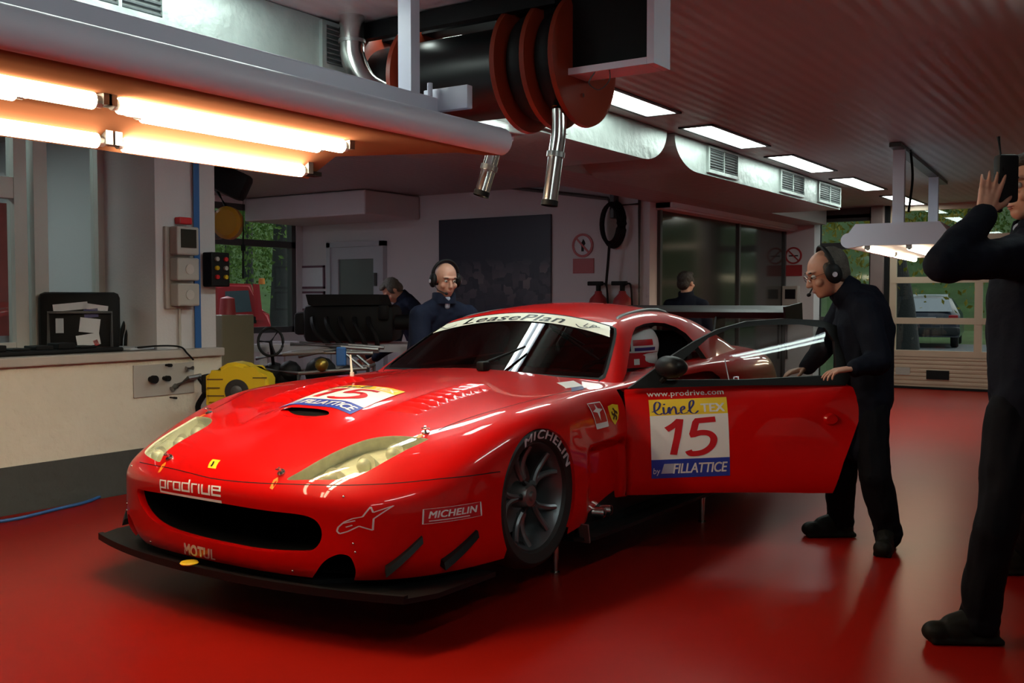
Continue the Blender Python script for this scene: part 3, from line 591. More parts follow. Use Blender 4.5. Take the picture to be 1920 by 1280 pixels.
bm = nb(); prism(bm, [tuple(ypx(*q))[::2] for q in outl], lambda x, z, d: (x, d, z), 0, .22); es = [e for e in bm.edges if abs(e.verts[0].co.y-e.verts[1].co.y) < 1e-6]
bmesh.ops.bevel(bm, geom=es, offset=.025, segments=3, affect='EDGES'); obj('cart_shell', bm, M['ywall'], yc, 40)
bm = nb()
for q in (((388, 711), (418, 711)), ((388, 727), (412, 727)), ((388, 742), (420, 742)), ((474, 708), (500, 708))): box2(bm, ypx(q[0][0], q[0][1]-1.2, -.004), ypx(q[1][0], q[1][1]+1.2, .01))
obj('side_slot', bm, mat('slot_brown', (.10, .05, .005), .6), yc)
bm = nb(); c = ypx(444, 733); lathe(bm, [(.0, -.012), (.05, -.014), (.08, -.012), (.085, .05), (0, .05)], 28, 'Y', tuple(c)); wh_ = obj('cart_wheel', bm, M['rubber'], yc, 40)
bm = nb(); lathe(bm, [(0, -.02), (.03, -.02), (.04, -.013)], 20, 'Y', tuple(c)); obj('wheel_hub', bm, M['dframe'], wh_, 40)
bm = nb(); box2(bm, ypx(374, 703, .03), ypx(384, 738, .14), .01); obj('cart_bumper', bm, M['black'], yc)
bm = nb(); box2(bm, ypx(398, 760, .02), ypx(490, 764, .2)); 
for u in (400, 486): tube(bm, [ypx(u, 760, .11), Vector((ypx(u, 760).x, .11, .0))], .03, 8)
obj('cart_base', bm, M['black'], yc)
cb = at_d(423, 640, 8.6); t = thing('cabinet', 'olive grey cabinet standing behind the white pilaster', 'cabinet', (cb[0], cb[1], 0)); hh = at_d(423, 590, 8.6)[2]
bm = nb(); box2(bm, (-.11, -.1, 0), (.075, .25, hh), .008); obj('cabinet_body', bm, M['olive'], t); bm = nb(); box2(bm, (-.08, -.106, hh-.25), (-.03, -.098, hh-.07)); obj('cabinet_lock', bm, M['dframe'], t)
bm = nb(); lathe(bm, [(0, 0), (.07, 0), (.06, .14), (0, .16)], 20, 'Z', (-.03, .05, hh)); tag(obj('red_bucket', bm, M['signred'], None, 40, (cb[0], cb[1], 0)), 'dark red pot on top of the olive cabinet', 'pot')
c = at_d(428, 418, 8.2); t = thing('cable_drum', 'orange yellow spring balancer hanging beside the white column', 'cable drum', tuple(c), R_(33))
bm = nb(); lathe(bm, [(0, -.08), (.09, -.08), (.115, -.05), (.115, .05), (.09, .08), (0, .08)], 28, 'Y')
for v in bm.verts: v.co.z *= 1.15
obj('drum_case', bm, mat('orange_case', (.36, .17, .012), .4), t, 40); bm = nb(); box2(bm, (-.16, -.05, -.13), (-.05, .05, .10), .02); obj('drum_bracket', bm, M['dframe'], t)
bm = nb(); box(bm, (.02, .0, .33), (.30, .2, .22), (0, R_(25), 0), .04); tube(bm, [(-.1, 0, .28), (0, 0, .10)], .02, 8); tube(bm, [(.02, 0, .40), (.02, 0, 2.69-c[2])], .015, 8); obj('hanging_motor', bm, M['black'], t, 40)
bm = nb(); tube(bm, [(.13, -.02, .40), (.125, -.02, -.16), (.12, -.02, -.45)], .008, 6); box(bm, (.125, -.02, -.20), (.03, .03, .05)); obj('drum_cable', bm, M['black'], t, 40)
bm = nb(); box(bm, tuple(at_y(557, 405, 10.66)), (.12, .06, .10), None, .01); tag(obj('sensor_box', bm, M['black']), 'small black sensor box on the back wall beside the bay window', 'sensor')
# --- office things seen through the glass
bm = nb(); _a = at_x(84, 414, -9.43); _b = at_x(142, 504, -9.43); box2(bm, (-9.505, _a[1]-.4, _b[2]), (-9.43, _b[1], _a[2])); t = tag(obj('office_board', bm, mat('board_pale', (.30, .38, .40), .5)), 'pale board with two ring marks behind the office window', 'board')
bm = nb()
for uu in (96, 125): _c = at_x(uu, 459, -9.43); lathe(bm, [(.062, 0), (.075, 0), (.075, .004), (.062, .004)], 28, 'X', (-9.428, _c[1], _c[2]), close=True)
o = obj('ring_mark', bm, M['black'], t)
bm = nb(); _a = at_x(-60, 375, -8.6); _b = at_x(52, 628, -8.6); box2(bm, (-8.66, _a[1], _b[2]), (-8.6, _b[1], _a[2])); tag(obj('red_display', bm, mat('red_display', (.30, .05, .045), .5, 0, .5, 5)), 'red display panel behind the leftmost office pane', 'panel')
bm = nb(); box2(bm, (-9.45, 2.5, .0), (-8.9, 5.0, 1.12), .02); tag(obj('office_cabinet', bm, M['dframe']), 'dark low cabinet inside the office', 'cabinet')
# --- outdoors
bm = nb(); box2(bm, (-60, 16.2, -.25), (40, 70, -.05)); box2(bm, (-60, -10, -.25), (-11.2, 16.2, -.05)); struct('ground_outside', bm, M['grass'])
bm = nb(); box2(bm, (-60, 26.0, -.05), (40, 33.0, -.02)); struct('road_outside', bm, M['road'])
bm = nb(); prism(bm, [(33.6, -.05), (36, .3), (44, 4.6), (60, 13), (60, -.05)], lambda y, z, d: (d, y, z), -70, 40); struct('bank_outside', bm, M['grass'])
bm = nb(); prism(bm, [(-30, -.05), (-34, 1.2), (-44, 5.5), (-60, 13), (-60, -.05)], lambda x, z, d: (x, d, z), -5, 60); struct('bank_left_outside', bm, M['grass'])
def tree(u, d, z_lean, label, r=.16, h=6, foliage=None, zc=4.2):
    b = at_d(u, 563, d); t = thing('tree', label, 'tree', (b[0], b[1], -.06), 0, 'trees outside')
    bm = nb(); tube(bm, [Vector(v) for v in spline([(0, 0, 0), (z_lean*.3, 0, 1.2), (z_lean, 0, 3.0), (z_lean*1.1, .1, h)], 5)], [r*(1.15-.5*k/15) for k in range(16)], 10); obj('trunk', bm, M['bark'], t, 50)
    bm = nb(); rr = random.Random(int(u))
    for k in range(1700):
        a = rr.uniform(0, 2*PI); q = rr.uniform(.2, 1)**.5*2.2; c = Vector((q*math.cos(a)*.9, q*math.sin(a)*.9, zc+rr.gauss(0, .9)))
        R = Euler((rr.uniform(0, 6), rr.uniform(0, 6), rr.uniform(0, 6))).to_matrix(); s = rr.uniform(.04, .11)
        bm.faces.new([bm.verts.new(c+R @ Vector(p)*s) for p in ((-1, 0, 0), (0, -.5, .15), (1, 0, 0), (0, .5, .15))])
    obj('foliage', bm, M[foliage or 'leaf'], t)
tree(1700, 24.5, -.35, 'tree trunk in front of the parked blue car', .30, 6, 'leafy', 3.4)
tree(1812, 37.5, 0, 'thin dark tree on the grass right of the parked car', .14, 6, 'leaf', 5)
tree(1600, 44, .2, 'tree with yellow green leaves beyond the left end window', .2, 6, 'leafy', 3.0)
tree(523, 30, .1, 'tree seen through the bay window behind the red van', .28, 6, 'leaf', 3.6)
tree(470, 38, -.1, 'leafier tree left of the bay window trunk', .2, 6, 'leaf', 3.2)
tree(425, 47, .1, 'tree at the left edge of the bay window', .2, 6, 'leaf', 3.4)
# parked car
pc = thing('parked_car', 'dark blue hatchback parked on the road outside, seen from behind', 'car', tuple(at_z(1735, 652, -.02)), R_(8))
bx = pc.location; bm = nb()
sec = [(0, .30), (.05, .72), (.25, .95), (.95, 1.42), (1.6, 1.46), (2.5, 1.40), (3.2, .98), (4.1, .80), (4.2, .35)]
sec_w = lambda z: .86 if z < .95 else .86-.26*(z-.95)/.5
rows = []
for x0 in np.linspace(-1, 1, 13):
    k = (1-abs(x0)**5*.12)
    rows.append([bm.verts.new((x0*sec_w(z), y+(.12*abs(x0)**3 if y < 2 else -.12*abs(x0)**3), .30+(z-.30)*(1-.06*abs(x0)**4))) for y, z in sec])
for i in range(12):
    for j in range(len(sec)-1): bm.faces.new((rows[i][j], rows[i+1][j], rows[i+1][j+1], rows[i][j+1]))
for r in (rows[0], rows[-1]): bm.faces.new(r)
obj('car_body', bm, mat('navy_paint', (.02, .03, .055), .3, 0, .1, 4, coat=.6), pc, 50)
bm = nb(); prism(bm, [(-.66, .99), (.66, .99), (.54, 1.36), (-.54, 1.36)], lambda x, z, d: (x, d+.28+(z-.95)*1.49-.05, z+.02), 0, .02); obj('rear_window', bm, mat('pale_glass', (.50, .56, .62), .1, 0, .05, 3), pc)
bm = nb(); prism(bm, [(-.52, 1.36), (.52, 1.36), (.50, 1.49), (-.50, 1.49)], lambda x, z, d: (x, d+(.95 if z < 1.4 else 1.9), z+.01), 0, .03); obj('roof_panel', bm, mat('silver_roof', (.45, .5, .56), .3), pc)
bm = nb(); box2(bm, (-.88, -.10, .36), (.88, .12, .58), .05); obj('bumper', bm, mat('car_bumper', (.03, .035, .04), .5), pc, 40)
for sx in (-.70, .70):
    bm = nb(); box2(bm, (sx-.12, -.02, .72), (sx+.12, .10, .92), .03); obj('tail_light', bm, M['redv'], pc, 40)
bm = nb(); box2(bm, (-.26, -.015, .74), (.26, .03, .86)); np_ = obj('licence_plate', bm, M['paper'], pc)
for sx in (-.72, .72):
    for y in (.62, 3.35):
        bm = nb(); lathe(bm, [(0, -.1), (.28, -.1), (.31, -.06), (.31, .06), (.28, .1), (0, .1)], 24, 'X', (sx, y, .31)); obj('car_wheel', bm, M['rubber'], pc, 40)
# red van beyond the bay window
v0 = at_d(465, 563, 21); vn = thing('red_van', 'bright red van with orange beacon parked outside the bay window', 'van', (v0[0], v0[1], -.05), R_(47))
s3 = 21/F_PX
def vpx(u, v, y=0): return Vector(((u-465)*s3, y, 1.35-(v-563)*s3))
bm = nb(); prism(bm, [tuple(vpx(*q))[::2] for q in ((405, 536), (430, 531), (470, 532), (478, 560), (484, 584), (503, 590), (506, 612), (505, 640), (405, 640))], lambda x, z, d: (x, d, z), 0, 1.6); es = [e for e in bm.edges if abs(e.verts[0].co.y-e.verts[1].co.y) < 1e-6]; bmesh.ops.bevel(bm, geom=es, offset=.06, segments=3, affect='EDGES')
M['vanred'] = mat('van_red', (.62, .015, .03), .3, 0, .04, 3, coat=.5); obj('van_body', bm, M['vanred'], vn, 40)
bm = nb(); prism(bm, [tuple(vpx(*q))[::2] for q in ((424, 546), (466, 544), (472, 584), (424, 586))], lambda x, z, d: (x, d, z), -.012, .01); obj('van_window', bm, mat('van_glass', (.10, .13, .17), .12), vn)
bm = nb(); prism(bm, [tuple(vpx(*q))[::2] for q in ((474, 532), (486, 533), (492, 600), (478, 600))], lambda x, z, d: (x, d, z), -.05, .0); obj('van_pillar', bm, M['vanred'], vn)
bm = nb(); box2(bm, vpx(440, 600, -.02), vpx(456, 616, .0)); st_ = obj('van_sticker', bm, M['paper'], vn)
bm = nb(); box2(bm, vpx(471, 593, -.05), vpx(480, 606, .0), .01); obj('door_handle', bm, M['black'], vn)
bm = nb(); lathe(bm, [(0, 0), (.07, 0), (.06, .12), (0, .13)], 16, 'Z', tuple(vpx(490, 532, .4))); obj('beacon', bm, M['orange'], vn, 40)
bm = nb(); lathe(bm, [(0, -.1), (.27, -.1), (.3, 0), (.27, .1), (0, .1)], 24, 'Y', tuple(Vector((vpx(440, 0).x, .1, .30)))); lathe(bm, [(0, -.1), (.27, -.1), (.3, 0), (.27, .1), (0, .1)], 24, 'Y', tuple(Vector((vpx(490, 0).x, .1, .30)))); obj('van_wheel', bm, M['rubber'], vn, 40)
# building roof edge high beyond the end window
t = thing('building', 'white slatted building high beyond the left end window', 'building', tuple(at_d(1585, 563, 58)*[1, 1, 0]), R_(20))
bm = nb()
for k in range(6): box2(bm, (-3, 0, 2.2+.55*k), (3.5, 1.5, 2.45+.55*k))
obj('white_slats', bm, M['paper'], t); bm = nb(); box2(bm, (-3, .3, -2), (3.5, 4, 5.4)); obj('wall', bm, M['greyl'], t)
# ================================================================ the racing car
XC, S0 = -3.28, 3.69          # world position of the car's centre line / front axle;  car coords: s rearwards, w to its left, z up
def c2w(P): P = np.asarray(P, float); return np.stack([P[..., 1]+XC, P[..., 0]+S0, P[..., 2]], -1)
HALF = [
 [(-.95,0,.235),(-.985,0,.30),(-.985,0,.42),(-.995,0,.515),(-.985,0,.565),(-.955,0,.60),(-.91,0,.637),(-.80,0,.676),(-.65,0,.72)],
 [(-.94,.28,.235),(-.97,.29,.30),(-.97,.29,.42),(-.98,.29,.512),(-.968,.285,.563),(-.935,.28,.602),(-.87,.25,.645),(-.72,.14,.695),(-.5,0,.757)],
 [(-.90,.52,.235),(-.925,.54,.30),(-.925,.54,.42),(-.93,.54,.512),(-.915,.53,.566),(-.875,.51,.615),(-.79,.44,.667),(-.58,.24,.735),(-.33,0,.795)],
 [(-.81,.71,.235),(-.835,.73,.30),(-.835,.735,.42),(-.835,.735,.515),(-.81,.715,.575),(-.755,.675,.632),(-.66,.57,.695),(-.42,.31,.77),(-.15,0,.838)],
 [(-.64,.85,.235),(-.655,.87,.30),(-.66,.88,.42),(-.655,.88,.525),(-.63,.855,.60),(-.565,.79,.672),(-.47,.65,.742),(-.24,.35,.812),(.03,0,.866)],
 [(-.40,.93,.235),(-.41,.95,.30),(-.415,.96,.42),(-.41,.958,.55),(-.39,.935,.66),(-.335,.86,.742),(-.25,.70,.79),(-.06,.38,.84),(.2,0,.886)],
 [(-.1,.965,.235),(-.1,.98,.30),(-.1,.985,.42),(-.1,.985,.59),(-.09,.968,.725),(-.05,.895,.81),(0,.72,.838),(.15,.38,.865),(.36,0,.902)],
 [(.22,.965,.24),(.22,.98,.30),(.22,.98,.43),(.22,.982,.61),(.22,.966,.752),(.25,.89,.836),(.28,.72,.862),(.36,.38,.882),(.5,0,.91)],
 [(.56,.935,.265),(.56,.95,.33),(.56,.955,.45),(.56,.95,.61),(.57,.93,.755),(.58,.865,.845),(.6,.74,.872),(.63,.4,.90),(.7,0,.92)],
 [(1.0,.92,.31),(1.0,.935,.36),(1.0,.945,.47),(1.0,.945,.63),(1.0,.925,.77),(1.0,.87,.855),(1.0,.76,.875),(1.0,.4,.91),(1.0,0,.925)],
 [(1.65,.92,.31),(1.65,.935,.36),(1.65,.945,.47),(1.65,.945,.64),(1.65,.93,.795),(1.65,.875,.893),(1.65,.77,.91),(1.65,.4,.92),(1.65,0,.93)],
 [(2.1,.94,.29),(2.1,.96,.35),(2.1,.97,.47),(2.1,.968,.65),(2.1,.95,.82),(2.1,.885,.915),(2.1,.78,.925),(2.1,.4,.94),(2.1,0,.945)],
 [(2.5,.96,.25),(2.5,.985,.32),(2.5,.99,.46),(2.5,.985,.65),(2.5,.965,.82),(2.5,.89,.915),(2.5,.75,.945),(2.5,.4,.96),(2.5,0,.965)],
 [(2.95,.93,.25),(2.95,.96,.32),(2.95,.965,.46),(2.95,.96,.66),(2.95,.935,.83),(2.93,.85,.925),(2.9,.68,.955),(2.85,.36,.975),(2.8,0,.985)],
 [(3.3,.83,.27),(3.32,.87,.34),(3.33,.88,.48),(3.34,.87,.68),(3.32,.84,.85),(3.27,.75,.945),(3.18,.55,.97),(3.05,.28,.985),(2.95,0,.99)],
 [(3.48,.55,.28),(3.52,.58,.35),(3.54,.59,.5),(3.56,.58,.7),(3.54,.55,.87),(3.46,.49,.96),(3.34,.36,.985),(3.18,.18,.995),(3.05,0,1.0)],
 [(3.52,0,.28),(3.56,0,.35),(3.58,0,.5),(3.6,0,.7),(3.59,0,.88),(3.5,0,.97),(3.4,0,.99),(3.28,0,1.0),(3.15,0,1.003)],
]
NP, NQ = 16, 8
_H = np.array(HALF); _mir = np.array([1, -1, 1])
def _ext(G):          # add ghost rows / columns
    X = np.concatenate([G[::-1][:-1]*_mir, G], 0)          # p = -16..16
    g0 = 2*X[:, :1]-X[:, 1:2]; g9 = X[::-1][:, NQ-1:NQ]*_mir*1.0
    g9 = X[:, NQ-1:NQ]*_mir
    X = np.concatenate([g0, X, g9], 1)
    a = X[1:2]*_mir; b = X[-2:-1]*_mir
    return np.concatenate([a, X, b], 0)
def _filt(G):
    E = _ext(G); k = lambda A, ax: (np.take(A, range(0, A.shape[ax]-2), ax)+4*np.take(A, range(1, A.shape[ax]-1), ax)+np.take(A, range(2, A.shape[ax]), ax))/6
    return k(k(E, 0), 1)[NP:]
_G = _H.copy()
for _ in range(3): _G = _G+0.8*(_H-_filt(_G)); _G[0, :, 1] = 0; _G[-1, :, 1] = 0
_E = _ext(_G)
def _wts(t): return np.stack([(1-t)**3/6, (3*t**3-6*t**2+4)/6, (-3*t**3+3*t**2+3*t+1)/6, t**3/6], -1)
def sstep(a, b, x): t = np.clip((x-a)/(b-a), 0, 1); return t*t*(3-2*t)
def bump(s, w):
    a = np.abs(w)
    hump = 0.030*sstep(.28, .10, a)*sstep(-.66, -.38, s)*sstep(.28, -.30, s)         # scoop hump
    ridge = 0.010*sstep(.30, .22, a)*sstep(-.62, -.40, s)*sstep(.8, .3, s)
    return hump+ridge
def S(p, q):
    p = np.asarray(p, float); q = np.asarray(q, float)
    x = np.clip(p, -NP, NP)+NP; i = np.minimum(np.floor(x).astype(int), 2*NP-1); tx = x-i
    y = np.clip(q, 0, NQ); j = np.minimum(np.floor(y).astype(int), NQ-1); ty = y-j
    wx = _wts(tx); wy = _wts(ty); P = 0
    for a in range(4):
        for b in range(4): P = P+(wx[..., a]*wy[..., b])[..., None]*_E[i+a, j+b]
    rec = .05*sstep(.44, .54, P[..., 0])*sstep(.884, .876, P[..., 0])*sstep(.62, .575, P[..., 2])*sstep(4.0, 3.2, q)
    P[..., 1] = P[..., 1]-np.sign(P[..., 1])*rec
    m = sstep(5.0, 6.2, q)
    P[..., 2] = P[..., 2]+bump(P[..., 0], P[..., 1])*m
    return P
def SN(p, q):
    e = 0.02
    p = np.asarray(p, float); q = np.asarray(q, float)
    pc = np.clip(p, -NP+e, NP-e); qc = np.clip(q, e, NQ-e)
    a = S(pc+e, qc)-S(pc-e, qc); b = S(pc, qc+e)-S(pc, qc-e); n = np.cross(b, a)
    n /= np.maximum(np.linalg.norm(n, axis=-1, keepdims=True), 1e-9)
    return n                                   # sign fixed below
_sgn = 1.0 if SN(7.0, 3.0)[1] > 0 else -1.0
def N_(p, q): return SN(p, q)*_sgn
# inverse maps ---------------------------------------------------------
_gp, _gq = np.meshgrid(np.linspace(-NP, NP, 641), np.linspace(0, NQ, 161), indexing='ij')
_gP = S(_gp, _gq); _gN = N_(_gp, _gq); _gW = c2w(_gP)
_gpx = proj(_gW); _wn = np.stack([_gN[..., 1], _gN[..., 0], _gN[..., 2]], -1)
_front = ((CAM-_gW)*_wn).sum(-1) > 0
def _newton(f, p, q, tgt, it=12):
    for _ in range(it):
        r = f(p, q)-tgt; e = 1e-3
        a = (f(p+e, q)-f(p-e, q))/(2*e); b = (f(p, q+e)-f(p, q-e))/(2*e)
        d = a[0]*b[1]-a[1]*b[0]
        if abs(d) < 1e-12: break
        dp = (r[0]*b[1]-r[1]*b[0])/d; dq = (a[0]*r[1]-a[1]*r[0])/d
        p = float(np.clip(p-np.clip(dp, -.3, .3), -NP, NP)); q = float(np.clip(q-np.clip(dq, -.3, .3), 0, NQ))
    return p, q
def px2pq(u, v, sel=None):
    d = (_gpx[..., 0]-u)**2+(_gpx[..., 1]-v)**2
    ok = _front if sel is None else (_front & sel)
    d = np.where(ok, d, 1e9)
    near = d < 9.0
    if near.any():
        dd = np.where(near, _gpx[..., 2], 1e9); i = np.unravel_index(np.argmin(dd), dd.shape)
        dmin = dd[i]; d = np.where(_gpx[..., 2] < dmin+.12, d, 1e9)
    i = np.unravel_index(np.argmin(d), d.shape)
    f = lambda p, q: proj(c2w(S(p, q)))[:2]
    return _newton(f, float(_gp[i]), float(_gq[i]), np.array([u, v]))
def sz2pq(s, z, side=1):
    d = (_gP[..., 0]-s)**2+(_gP[..., 2]-z)**2
    d = np.where((_gq < 5.6) & (_gp*side > 0), d, 1e9); i = np.unravel_index(np.argmin(d), d.shape)
    return _newton(lambda p, q: S(p, q)[[0, 2]], float(_gp[i]), float(_gq[i]), np.array([s, z]))
def sw2pq(s, w):
    d = (_gP[..., 0]-s)**2+(_gP[..., 1]-w)**2
    d = np.where((_gq > 4.2) & (_gp*(1 if w >= 0 else -1) >= 0), d, 1e9); i = np.unravel_index(np.argmin(d), d.shape)
    return _newton(lambda p, q: S(p, q)[:2], float(_gp[i]), float(_gq[i]), np.array([s, w]))
def wz2pq(w, z):      # nose
    d = (_gP[..., 1]-w)**2+(_gP[..., 2]-z)**2
    d = np.where((_gq < 5.0) & (abs(_gp) < 5), d, 1e9); i = np.unravel_index(np.argmin(d), d.shape)
    return _newton(lambda p, q: S(p, q)[1:], float(_gp[i]), float(_gq[i]), np.array([w, z]))
def mirror(loop): return [(-p, q) for p, q in loop]
def inpoly(P, poly):
    x, y = P[:, 0], P[:, 1]; poly = np.asarray(poly); r = np.zeros(len(P), bool); n = len(poly)
    for i in range(n):
        x0, y0 = poly[i]; x1, y1 = poly[(i+1) % n]
        c = (y0 > y) != (y1 > y)
        with np.errstate(divide='ignore', invalid='ignore'):
            r ^= c & (x < (x1-x0)*(y-y0)/(y1-y0)+x0)
    return r
def trim(outer, holes, dp, dq, sx=.25, sy=.12):
    """triangulated region of a parameter domain: inside outer, outside holes (loops may overlap the edge)"""
    outer = np.array(outer, float); sc = np.array([sx, sy])
    lo = outer.min(0); hi = outer.max(0)
    gx, gy = np.meshgrid(np.arange(lo[0]+dp/2, hi[0], dp), np.arange(lo[1]+dq/2, hi[1], dq)); g = np.stack([gx.ravel(), gy.ravel()], 1)
    g = g[inpoly(g, outer)]
    for h in holes: g = g[~inpoly(g, h)]
    V = []; E = []
    def near_filter(g, loop):
        L = np.asarray(loop)*sc; keep = np.ones(len(g), bool); mind = 0.3*min(dp*sx, dq*sy)
        for a in L: keep &= ((g*sc-a)**2).sum(1) > mind**2
        return g[keep]
    for L in [outer]+[np.array(h, float) for h in holes]:
        b = len(V); n = len(L); V += [tuple(v) for v in L]; E += [(b+i, b+(i+1) % n) for i in range(n)]
        g = near_filter(g, L)
    V += [tuple(v) for v in g]
    r = delaunay_2d_cdt([Vector((a*sx, b*sy)) for a, b in V], E, [], 0, 1e-6)
    P = np.array([(v.x/sx, v.y/sy) for v in r[0]]); T = np.array([f for f in r[2]])
    c = P[T].mean(1); k = inpoly(c, outer)
    for h in holes: k &= ~inpoly(c, h)
    T = T[k]; used = np.unique(T); mp = -np.ones(len(P), int); mp[used] = range(len(used))
    return P[used], mp[T]
def surf_obj(name, P, T, m, parent, off=0.0, fS=S, fN=N_, smoothN=True, xf=None):
    V = fS(P[:, 0], P[:, 1]); Nn = fN(P[:, 0], P[:, 1]); V = V+off*Nn
    if xf is not None: V, Nn = xf(V, Nn)
    Vw = c2w(V)-np.array([XC, S0, 0]); Nw = np.stack([Nn[:, 1], Nn[:, 0], Nn[:, 2]], 1)
    T = np.array(T); a, b, c = Vw[T[:, 0]], Vw[T[:, 1]], Vw[T[:, 2]]
    fl = (np.cross(b-a, c-a)*Nw[T[:, 0]]).sum(1) < 0; T = T.copy(); T[fl] = T[fl][:, ::-1]
    me = mesh_from(Vw, T, name); me.shade_smooth()
    if smoothN: me.normals_split_custom_set_from_vertices([tuple(n) for n in Nw])
    return obj(name, me, m, parent)
def dense(loop, n=6, closed=True):
    return [tuple(x) for x in spline(loop, n, closed)]
def flange(bm, loop, depth, fS=S, fN=N_, vec=None, xf=None, closed=True, mi=0, lift=0.0):
    L = np.array(loop); A = fS(L[:, 0], L[:, 1]); Nn = fN(L[:, 0], L[:, 1]); A = A+lift*Nn
    B = A-depth*Nn if vec is None else A+np.array(vec)
    if xf is not None: A, _ = xf(A, Nn); B, _ = xf(B, Nn)
    A = A[:, [1, 0, 2]]; B = B[:, [1, 0, 2]]
    a = [bm.verts.new(v) for v in A]; b = [bm.verts.new(v) for v in B]; n = len(a)
    for i in range(n if closed else n-1):
        bm.faces.new((a[i], a[(i+1) % n], b[(i+1) % n], b[i])).material_index = mi
    return a, b
def strip(bm, line, wd, off=0.0006, fS=S, fN=N_, xf=None):
    L = np.array(line); A = fS(L[:, 0], L[:, 1]); Nn = fN(L[:, 0], L[:, 1]); t = np.gradient(A, axis=0)
    c = np.cross(t, Nn); c /= np.maximum(np.linalg.norm(c, axis=1, keepdims=True), 1e-9)
    X = A+c*wd/2+Nn*off; Y = A-c*wd/2+Nn*off
    if xf is not None: X, _ = xf(X, Nn); Y, _ = xf(Y, Nn)
    X = X[:, [1, 0, 2]]; Y = Y[:, [1, 0, 2]]
    a = [bm.verts.new(v) for v in X]; b = [bm.verts.new(v) for v in Y]
    for i in range(len(a)-1): bm.faces.new((a[i], a[i+1], b[i+1], b[i]))

CAR = thing('race_car', 'red low racing coupe with number 15 on its open door, raised on air jacks', 'car', (XC, S0, 0))
def pxl(pts, n=6, closed=True):
    return dense([px2pq(u, v) for u, v in pts], n, closed)
# ---- traced loops on the skin
mouth = pxl([(258,917),(275,920),(340,930),(420,944),(500,957),(560,964),(590,974),(603,995),(599,1018),(580,1033),(540,1035),(480,1031),(420,1020),(360,1006),(312,990),(280,968),(262,940)], 4)
duct_o = pxl([(586,1086),(598,1064),(612,1049),(635,1039),(655,1043),(664,1058),(667,1074),(664,1090)], 5, False)     # open towards the splitter
duct = duct_o+[(duct_o[-1][0], -1.0), (duct_o[0][0], -1.0)]
lampL = pxl([(538,898),(575,899),(620,899),(655,897),(675,890),(720,866),(762,843),(798,826),(800,822),(770,818),(730,817),(690,823),(650,837),(610,856),(575,876)], 4)
_sc = [(-.455+.045*math.sin(t)+.012*math.cos(t)**2, .150*math.cos(t)) for t in np.linspace(-PI/2, PI/2, 21)]   # (s, w) of the half outline
scoop_h = [sw2pq(s_, max(w_, .0004)) for s_, w_ in _sc]
scoop = [(p, q) for p, q in scoop_h]
scoopR = scoop+[(scoop[-1][0], 9.0), (scoop[0][0], 9.0)]
def archloop(s0, zc, r, zb=.14):
    pts = []
    for k in range(41):
        t = PI+0.62-(PI+1.24)*k/40
        pts.append((s0+r*math.cos(t), zc+r*math.sin(t)))
    out = []
    for s, z in pts:
        if z > .262: out.append(sz2pq(s, z))
    p0, p1 = out[0][0], out[-1][0]
    return [(p0-.02, -1.0), (p0-.02, 0.0)]+out+[(p1+.02, 0.0), (p1+.02, -1.0)]
archF = archloop(-.005, .448, .300); archR = archloop(2.5, .455, .325)
HS, HW = .88, .93                      # door hinge
DL = [(.885,.312),(1.2,.308),(1.6,.305),(1.968,.305),(2.012,.468),(2.062,.608),(2.10,.72),(2.112,.785),(2.09,.84),(2.03,.874),(1.95,.882),(1.7,.874),(1.3,.862),(.885,.846),(.88,.80),(.88,.6)]
def seg(loop, step=.04):
    o = []
    for i in range(len(loop)):
        a = np.array(loop[i]); b = np.array(loop[(i+1) % len(loop)]); n = max(1, int(np.linalg.norm(b-a)/step))
        o += [tuple(a+(b-a)*k/n) for k in range(n)]
    return o
doorpq = [sz2pq(s, z) for s, z in seg(DL)]
# ---- body shell
outer = [(p, 0.) for p in np.arange(-NP, NP, .1)]+[(float(NP), q) for q in np.arange(0, NQ, .2)]+[(p, float(NQ)) for p in np.arange(NP, -NP, -.1)]+[(float(-NP), q) for q in np.arange(NQ, 0, -.2)]
holes = [mouth, duct, mirror(duct), lampL, mirror(lampL), scoopR, mirror(scoopR), archF, mirror(archF), archR, mirror(archR), doorpq]
Pb, Tb = trim(outer, holes, .11, .16)
_c = S(Pb[Tb].mean(1)[:, 0], Pb[Tb].mean(1)[:, 1])
_cab = (_c[:, 0] > 1.18) & (_c[:, 0] < 2.6) & (abs(_c[:, 1]) < .70) & (Pb[Tb].mean(1)[:, 1] > 5)
Tb = Tb[~_cab]
body = surf_obj('body', Pb, Tb, M['red'], CAR)
for nm, L, cl in (('grille_surround', mouth, True), ('duct_surround', duct_o, False), ('duct_surround', mirror(duct_o), False)):
    bm = nb(); flange(bm, L, .03, closed=cl); obj(nm, bm, M['red'], body, 40)
for L in (archF, archR):
    for K in (L, mirror(L)): bm = nb(); flange(bm, [k for k in K if k[1] >= 0][1:-1], .035, closed=False); obj('arch_lip', bm, M['red'], body, 40)
bm = nb()
for K in (scoop, mirror(scoop)): flange(bm, K, 0, vec=(.06, 0, .004), closed=False)
bmesh.ops.remove_doubles(bm, verts=bm.verts[:], dist=.002); obj('scoop_lip', bm, M['red'], body, 40)
